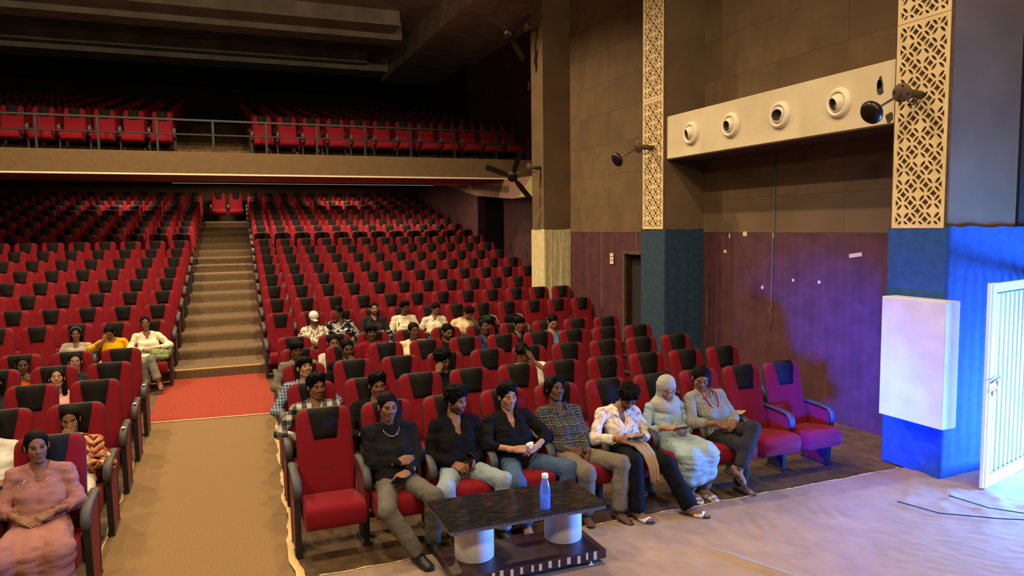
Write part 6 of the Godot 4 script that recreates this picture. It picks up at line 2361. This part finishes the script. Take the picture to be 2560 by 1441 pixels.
	# first raised row
	var raised := [
		{"k": 1, "label": "person in white cap and black and white splinter print shirt", "h": Vector3(0.01, 1.0, 0.22), "pitch": 0.35, "yaw": 0.05, "face": "male_closed", "hair": "cap", "skin": mid, "top": {"c": "splinter", "sleeve": 1.2, "neck": "collar"}, "pants": Color(0.3, 0.3, 0.3)},
		{"k": 2, "label": "person in navy jacket with white streaks turning to the capped neighbour", "h": Vector3(-0.11, 1.075, 0.19), "yaw": -0.85, "pitch": 0.15, "face": "male", "hair": "short", "skin": dark, "top": {"c": "navy_streaks", "sleeve": 1.9, "neck": "collar"}, "pants": Color(0.13, 0.14, 0.17)},
		{"k": 3, "label": "bearded person in dark grey shirt with a patterned bag on the lap", "h": Vector3(0.0, 1.11, 0.17), "pitch": -0.08, "yaw": 0.08, "face": "male_beard", "hair": "short", "skin": fair, "top": {"c": Color(0.16, 0.145, 0.14), "sleeve": 1.9, "neck": "collar"}, "pants": Color(0.38, 0.42, 0.45)},
		{"k": 4, "label": "person in white T-shirt with black lettering on the chest", "h": Vector3(0.025, 1.10, 0.18), "yaw": 0.25, "pitch": 0.1, "face": "male_stubble", "hair": "tousled", "skin": dark, "top": {"c": Color(0.83, 0.79, 0.67), "sleeve": 0.85}, "pants": Color(0.2, 0.2, 0.22)},
		{"k": 5, "label": "person in cream polo shirt looking down sideways", "h": Vector3(0.08, 1.05, 0.21), "yaw": 0.2, "pitch": 0.40, "face": "male_closed", "hair": "short", "skin": mid, "top": {"c": Color(0.82, 0.78, 0.68), "sleeve": 0.85, "neck": "collar"}, "pants": Color(0.2, 0.2, 0.22)},
		{"k": 6, "label": "person in cream T-shirt leaning cheek on fist beside a backpack", "h": Vector3(0.15, 0.945, 0.33), "n": Vector3(0.06, 0.84, 0.24), "yaw": 0.1, "pitch": 0.55, "roll": -0.15, "face": "male_closed", "hair": "tousled", "skin": mid, "top": {"c": Color(0.80, 0.73, 0.56), "sleeve": 0.9}, "pants": Color(0.2, 0.2, 0.22), "hl": [Vector3(0.215, 0.875, 0.40), Vector3(-0.2, 0.9, 0.0), Vector3(0.5, 0.2, 0.8), "fist"], "pole_l": Vector3(0.8, -0.8, 0.4)}]
	for e in raised:
		e.merge({"row": 5, "block": "right", "res": 0.017})
		o = person(e)
		if e.k == 3:
			tm = net([[CAP, Vector3(0.02, 0.66, 0.52), Vector3(0.20, 0.68, 0.50), 0.075, 0.07], [CAP, Vector3(0.04, 0.60, 0.54), Vector3(0.2, 0.62, 0.53), 0.08, 0.075]], 0.012, 0.03)
			var bag := MeshInstance3D.new()
			bag.name = numbered("patterned_bag")
			bag.mesh = net_mesh(tm, pattern("navy_streaks"))
			add_child(bag)
			bag.position = o.position
			tag(bag, "black bag with pale lettering bands on a lap", "bag")
		if e.k == 4:
			for w in [["Mark", 0.085, 0.0], ["ICE-Cream", 0.036, -0.062]]:
				var txt := TextMesh.new()
				txt.text = w[0]
				var fnt := SystemFont.new()
				fnt.font_names = PackedStringArray(["Droid Sans"])
				fnt.font_weight = 700
				txt.font = fnt
				txt.font_size = 64
				txt.pixel_size = w[1] / 48.0
				txt.depth = 0.004
				var lt := MeshInstance3D.new()
				lt.name = "chest_lettering"
				lt.mesh = txt
				lt.material_override = mat("print_black", Color(0.1, 0.1, 0.1), 0.7)
				o.add_child(lt, true)
				lt.position = Vector3(0.0, 0.80 + w[2], 0.318 - w[2] * 0.25)
				lt.rotation.x = -0.24
	# left block
	s = {"row": 0, "block": "left", "k": 0, "res": 0.0115, "f": true, "label": "person in pink embroidered tunic on the aisle chair left of the runner", "h": Vector3(-0.045, 1.075, 0.20), "yaw": 0.28, "pitch": -0.02, "roll": 0.05, "face": "female", "hair": "tied", "skin": mid, "n": Vector3(-0.035, 0.94, 0.17), "p": Vector3(-0.02, 0.50, 0.33),
		"top": {"c": Color(0.58, 0.40, 0.375), "sleeve": 1.35, "neck": "scoop", "name": "tunic", "long": 0.95, "fold": 0.009}, "pants": Color(0.07, 0.085, 0.11),
		"hr": [Vector3(-0.07, 0.63, 0.50), Vector3(0.8, -0.25, 0.45), Vector3(-0.1, 0.9, 0.4), "flat"], "hl": [Vector3(0.02, 0.645, 0.49), Vector3(-0.8, -0.25, 0.45), Vector3(0.1, 0.9, 0.4), "relaxed"],
		"fr": Vector3(-0.14, 0.09, 0.74), "fl": Vector3(0.13, 0.09, 0.72)}
	o = person(s)
	ring_on(o, "bangle", s.wr[0].lerp(s.el[0], 0.12), s.el[0] - s.wr[0], 0.030, 0.004, mat("gold", Color(0.75, 0.60, 0.35), 0.3, 0.8))
	ring_on(o, "wrist_thread", s.wr[1].lerp(s.el[1], 0.10), s.el[1] - s.wr[1], 0.029, 0.005, cloth(Color(0.45, 0.06, 0.06)))
	# sequins over the yoke
	var rr := RandomNumberGenerator.new()
	rr.seed = 12
	var seq := []
	for k in 70:
		var a := rr.randf_range(-1.2, 1.2)
		var d := rr.randf_range(0.075, 0.15)
		seq.append(s.n_at + Vector3(sin(a) * d * 0.9, -0.035 - cos(a) * d * 1.2, 0.119 + 0.018 * cos(a) + (d - 0.075) * 0.25))
	st = begin()
	for v in seq:
		chamfer_box(st, v, Vector3(0.006, 0.006, 0.006), 0.0015)
	part("sequins", st, mat("sequin", Color(0.9, 0.85, 0.8), 0.15, 0.6), o)
	s = {"row": 1, "block": "left", "k": 0, "res": 0.0125, "f": true, "label": "person in orange zigzag top covering mouth with a hand", "h": Vector3(-0.02, 1.0, 0.18), "yaw": 0.05, "pitch": 0.12, "face": "female", "hair": "tied", "skin": mid, "top": {"c": "zigzag", "sleeve": 1.9, "fold": 0.012}, "pants": Color(0.76, 0.73, 0.66), "loose": 0.02,
		"hr": [Vector3(-0.02, 0.905, 0.315), Vector3(0.45, 0.75, -0.1), Vector3(-0.2, 0.2, 0.95), "flat"], "pole_r": Vector3(-0.6, -0.8, 0.4), "hl": [Vector3(0.06, 0.66, 0.42), Vector3(-0.9, 0.1, 0.3), Vector3(0.1, 0.8, 0.5), "relaxed"]}
	person(s)
	s = {"row": 1, "block": "left", "k": 1, "res": 0.016, "f": true, "label": "person in white top next to the person in zigzag", "h": Vector3(-0.08, 1.02, 0.17), "face": "female", "hair": "tied", "skin": mid, "top": {"c": Color(0.80, 0.79, 0.74), "sleeve": 1.2}, "pants": Color(0.3, 0.3, 0.3)}
	person(s)
	s = {"row": 3, "block": "left", "k": 1, "res": 0.015, "f": true, "label": "person in pale pink top with open mouth, head tipped back", "h": Vector3(0.05, 0.985, 0.16), "yaw": 0.15, "pitch": -0.35, "face": "female_open", "hair": "long", "skin": fair, "top": {"c": Color(0.80, 0.58, 0.55), "sleeve": 1.2}, "pants": Color(0.3, 0.3, 0.3)}
	person(s)
	s = {"row": 3, "block": "left", "k": 2, "res": 0.018, "f": true, "label": "person with long dark hair beside the person with open mouth", "h": Vector3(0.02, 1.0, 0.17), "yaw": -0.3, "face": "female", "hair": "long", "skin": mid, "top": {"c": Color(0.14, 0.13, 0.13), "sleeve": 1.2}, "pants": Color(0.2, 0.2, 0.2)}
	person(s)
	s = {"row": 4, "block": "left", "k": 2, "res": 0.015, "f": true, "label": "person in orange top with chin resting on a fist", "h": Vector3(0.06, 1.0, 0.18), "yaw": 0.25, "pitch": 0.05, "face": "female", "hair": "tied", "skin": dark, "top": {"c": Color(0.76, 0.34, 0.06), "sleeve": 1.2, "neck": "scoop"}, "pants": Color(0.3, 0.3, 0.3),
		"hl": [Vector3(0.12, 0.865, 0.29), Vector3(-0.6, 0.7, 0.0), Vector3(0.3, 0.3, 0.9), "fist"], "pole_l": Vector3(0.8, -0.8, 0.4)}
	person(s)
	s = {"row": 4, "block": "left", "k": 1, "res": 0.017, "f": true, "label": "person wearing glasses low in the chair left of the aisle", "h": Vector3(0.06, 0.985, 0.16), "yaw": 0.12, "pitch": -0.15, "face": "female", "hair": "tied", "skin": fair, "top": {"c": Color(0.17, 0.17, 0.20), "sleeve": 1.2}, "pants": Color(0.2, 0.2, 0.2)}
	person(s)
	glasses(s)
	s = {"row": 5, "block": "left", "k": 0, "res": 0.0135, "f": true, "g": 1.04, "label": "person in cream patterned top and grey trousers beside the stairs", "h": Vector3(-0.09, 1.08, 0.18), "yaw": 0.10, "pitch": -0.03, "roll": 0.08, "face": "female", "hair": "tied", "skin": mid, "n": Vector3(-0.075, 0.925, 0.17), "p": Vector3(-0.03, 0.50, 0.33),
		"top": {"c": "cream_swirl", "sleeve": 1.85, "neck": "scoop", "long": 0.25}, "pants": Color(0.45, 0.435, 0.38), "loose": 0.02, "pole_l": Vector3(1.1, -0.5, 0.0), "pole_r": Vector3(-1.1, -0.5, 0.0),
		"hr": [Vector3(-0.06, 0.66, 0.46), Vector3(0.9, -0.1, 0.3), Vector3(0.0, 0.9, 0.4), "relaxed"], "hl": [Vector3(0.03, 0.67, 0.45), Vector3(-0.9, -0.1, 0.3), Vector3(0.0, 0.9, 0.4), "relaxed"],
		"fr": Vector3(-0.06, 0.09, 0.72), "fl": Vector3(0.12, 0.20, 0.92), "toe_l": Vector3(0.3, -0.3, 1), "knee_l": Vector3(-0.4, 1.0, 0.5), "knee_r": Vector3(-0.05, 0.7, 1), "shoes": "dark_sandal", "cuff": 0.84}
	o = person(s)
	tm = net([[CAP, Vector3(0.05, 0.60, 0.52), Vector3(0.24, 0.585, 0.50), 0.06, 0.05], [CAP, Vector3(0.02, 0.62, 0.48), Vector3(0.2, 0.61, 0.46), 0.05, 0.045], [CAP, Vector3(0.1, 0.55, 0.56), Vector3(0.22, 0.54, 0.55), 0.05, 0.045]], 0.012, 0.03)
	wrinkle(tm, 0.02, 12.0, 21, Vector3(1, 1.6, 1))
	var gs := MeshInstance3D.new()
	gs.name = numbered("green_shawl")
	gs.mesh = net_mesh(tm, cloth(Color(0.46, 0.52, 0.32)))
	add_child(gs)
	gs.position = o.position
	tag(gs, "pale green shawl bundled on a lap beside the stairs", "shawl")
	s = {"row": 5, "block": "left", "k": 1, "res": 0.0145, "f": true, "label": "person in yellow top bowing over with a hand at the face", "h": Vector3(-0.06, 0.965, 0.26), "n": Vector3(-0.03, 0.86, 0.20), "yaw": -0.05, "pitch": 0.55, "face": "female_closed", "hair": "tied", "skin": mid, "top": {"c": Color(0.80, 0.60, 0.07), "sleeve": 1.25, "neck": "scoop"}, "pants": Color(0.75, 0.73, 0.66),
		"hr": [Vector3(-0.125, 0.90, 0.345), Vector3(0.35, 0.85, -0.1), Vector3(-0.5, 0.1, 0.85), "relaxed"], "pole_r": Vector3(-1.0, -0.6, 0.2), "hl": [Vector3(0.09, 0.64, 0.48), Vector3(-0.8, -0.1, 0.5), Vector3(0, 0.9, 0.4), "relaxed"]}
	o = person(s)
	s = {"row": 5, "block": "left", "k": 2, "res": 0.0155, "f": true, "label": "person in beige knit top with a hairband, blue cloth on the lap", "h": Vector3(0.005, 0.965, 0.18), "yaw": 0.08, "pitch": 0.05, "face": "female", "hair": "long", "skin": mid, "top": {"c": "beige_knit", "sleeve": 1.9, "neck": "v", "flaps": false}, "pants": Color(0.10, 0.24, 0.48), "loose": 0.02}
	o = person(s)
	st = begin(true)
	pts = []
	for k in 15:
		var a := PI * k / 14.0
		pts.append(Vector3(cos(a) * 0.083, 0.035 + sin(a) * 0.090, 0.012))
	tube(st, pts, 0.006, 6)
	var hb := part("hairband", st, mat("hairband_grey", Color(0.45, 0.43, 0.42), 0.5), o)
	hb.transform = s.hx
	phone(s, Vector3(0.0, 0.64, 0.53), Vector3(0, 0.9, -0.3), Vector3(1, 0, 0.1), "dark blue phone held by the person with hairband", Color(0.05, 0.07, 0.18))
	# backpacks on two chairs of the first raised row
	backpack(seat_spot(5, "right", 7), Color(0.05, 0.05, 0.055), Color(0.05, 0.24, 0.12), "black backpack with green top pocket on a raised-row chair")
	backpack(seat_spot(5, "right", 8), Color(0.055, 0.055, 0.06), Color(0.07, 0.07, 0.075), "all-black backpack with pale strap on a raised-row chair")

func headscarf(s: Dictionary) -> void:
	var o: Node3D = s.o
	var hx: Transform3D = s.hx
	var n: Vector3 = s.n_at
	var c := func(x: float, y: float, z: float) -> Vector3: return hx * Vector3(x, y, z)
	var pr := [[CAP, c.call(0, 0.045, -0.02), c.call(0, 0.02, -0.01), 0.094, 0.095], [CAP, c.call(0, -0.03, -0.01), n + Vector3(0, 0.02, 0.02), 0.082, 0.092],
		[CAP, n + Vector3(-0.09, -0.03, 0.02), n + Vector3(0.09, -0.03, 0.02), 0.075, 0.075, 0.06], [CAP, n + Vector3(-0.05, -0.06, 0.075), n + Vector3(0.06, -0.14, 0.095), 0.07, 0.055, 0.06], [CAP, n + Vector3(0.06, -0.05, 0.06), n + Vector3(0.10, -0.20, 0.08), 0.06, 0.04, 0.06],
		[ELL_CUT, c.call(0, -0.02, 0.095), Vector3(0.060, 0.085, 0.075), 0.0, 0.0, 0.012]]
	var m := net(pr, 0.009, 0.03)
	wrinkle(m, 0.011, 9.0, 31, Vector3(0.4, 1.8, 0.5))
	var t := MeshInstance3D.new()
	t.name = "headscarf"
	t.mesh = net_mesh(m, cloth(Color(0.60, 0.595, 0.56)))
	o.add_child(t, true)

func backpack(at: Vector3, c: Color, top: Color, label: String) -> void:
	var o := thing("backpack", label, "backpack", at + Vector3(0, 0.44, 0.3))
	var m := net([[CAP, Vector3(-0.09, 0.12, 0.02), Vector3(0.09, 0.12, 0.02), 0.11, 0.11], [CAP, Vector3(-0.07, 0.32, -0.06), Vector3(0.07, 0.32, -0.06), 0.10, 0.10], [CAP, Vector3(-0.07, 0.14, 0.09), Vector3(0.07, 0.14, 0.09), 0.07, 0.07]], 0.014, 0.04)
	wrinkle(m, 0.014, 10.0, 77)
	var b := MeshInstance3D.new()
	b.name = "bag_body"
	b.mesh = net_mesh(m, cloth(c))
	o.add_child(b, true)
	m = net([[CAP, Vector3(-0.06, 0.40, -0.02), Vector3(0.05, 0.40, -0.02), 0.045, 0.045], [CAP, Vector3(-0.08, 0.34, 0.02), Vector3(0.02, 0.36, 0.03), 0.04, 0.04]], 0.012, 0.02)
	b = MeshInstance3D.new()
	b.name = "top_pocket"
	b.mesh = net_mesh(m, cloth(top))
	o.add_child(b, true)
	var st := begin(true)
	tube(st, [Vector3(0.1, 0.42, -0.1), Vector3(0.17, 0.40, 0.0), Vector3(0.20, 0.3, 0.06), Vector3(0.23, 0.22, 0.05)], 0.014, 8)
	part("strap", st, cloth(Color(0.5, 0.49, 0.47)), o)

# ---------------------------------------------------------------- small things
func build_small_things() -> void:
	# the white barred gate at the doorway, standing open
	var o := thing("barred_gate", "white barred metal gate standing open at the daylight doorway", "gate", Vector3(6.78, 0.02, -4.66), atan2(0.25, 0.95))
	var wm: Material = mats["white_metal"]
	var st := begin()
	chamfer_box(st, Vector3(0.0, 1.01, -0.012), Vector3(0.035, 2.0, 0.03), 0.003)
	part("lock_stile", st, wm, o)
	st = begin()
	chamfer_box(st, Vector3(0.065, 1.01, 0), Vector3(0.085, 2.0, 0.03), 0.003)
	part("stile", st, wm, o)
	for k in 10:
		st = begin()
		chamfer_box(st, Vector3(0.175 + 0.112 * k, 1.02, 0), Vector3(0.06, 1.76, 0.018), 0.002)
		part("bar", st, wm, o)
	for e in [[0.06, 0.12], [1.96, 0.09]]:
		st = begin()
		chamfer_box(st, Vector3(0.66, e[0], 0), Vector3(1.28, e[1], 0.028), 0.003)
		part("rail", st, wm, o)
	st = begin(true)
	tube(st, [Vector3(-0.02, 1.06, 0.035), Vector3(0.12, 1.08, 0.04), Vector3(0.2, 1.09, 0.035)], 0.012, 8)
	tube(st, [Vector3(0.1, 1.075, 0.04), Vector3(0.1, 1.0, 0.05), Vector3(0.06, 0.97, 0.05)], 0.01, 8)
	part("slide_bolt", st, mats["chrome"], o)
	st = begin()
	chamfer_box(st, Vector3(0.03, 0.955, 0.045), Vector3(0.07, 0.05, 0.02), 0.005)
	part("padlock", st, mats["chrome"], o)
	# cables lying on the floor cloth by the gate
	for e in [[[Vector3(5.75, 0.03, -4.75), Vector3(5.85, 0.03, -4.4), Vector3(6.2, 0.035, -4.1), Vector3(6.9, 0.03, -3.7)], "thin dark cable lying on the cloth before the gate"], [[Vector3(6.3, 0.035, -4.65), Vector3(6.35, 0.035, -4.3), Vector3(6.6, 0.03, -4.0), Vector3(7.1, 0.03, -3.85)], "second thin dark cable running to the gate"]]:
		st = begin(true)
		tube(st, e[0], 0.005, 6)
		single("floor_cable", st, mats["black_metal"], e[1], "cable")
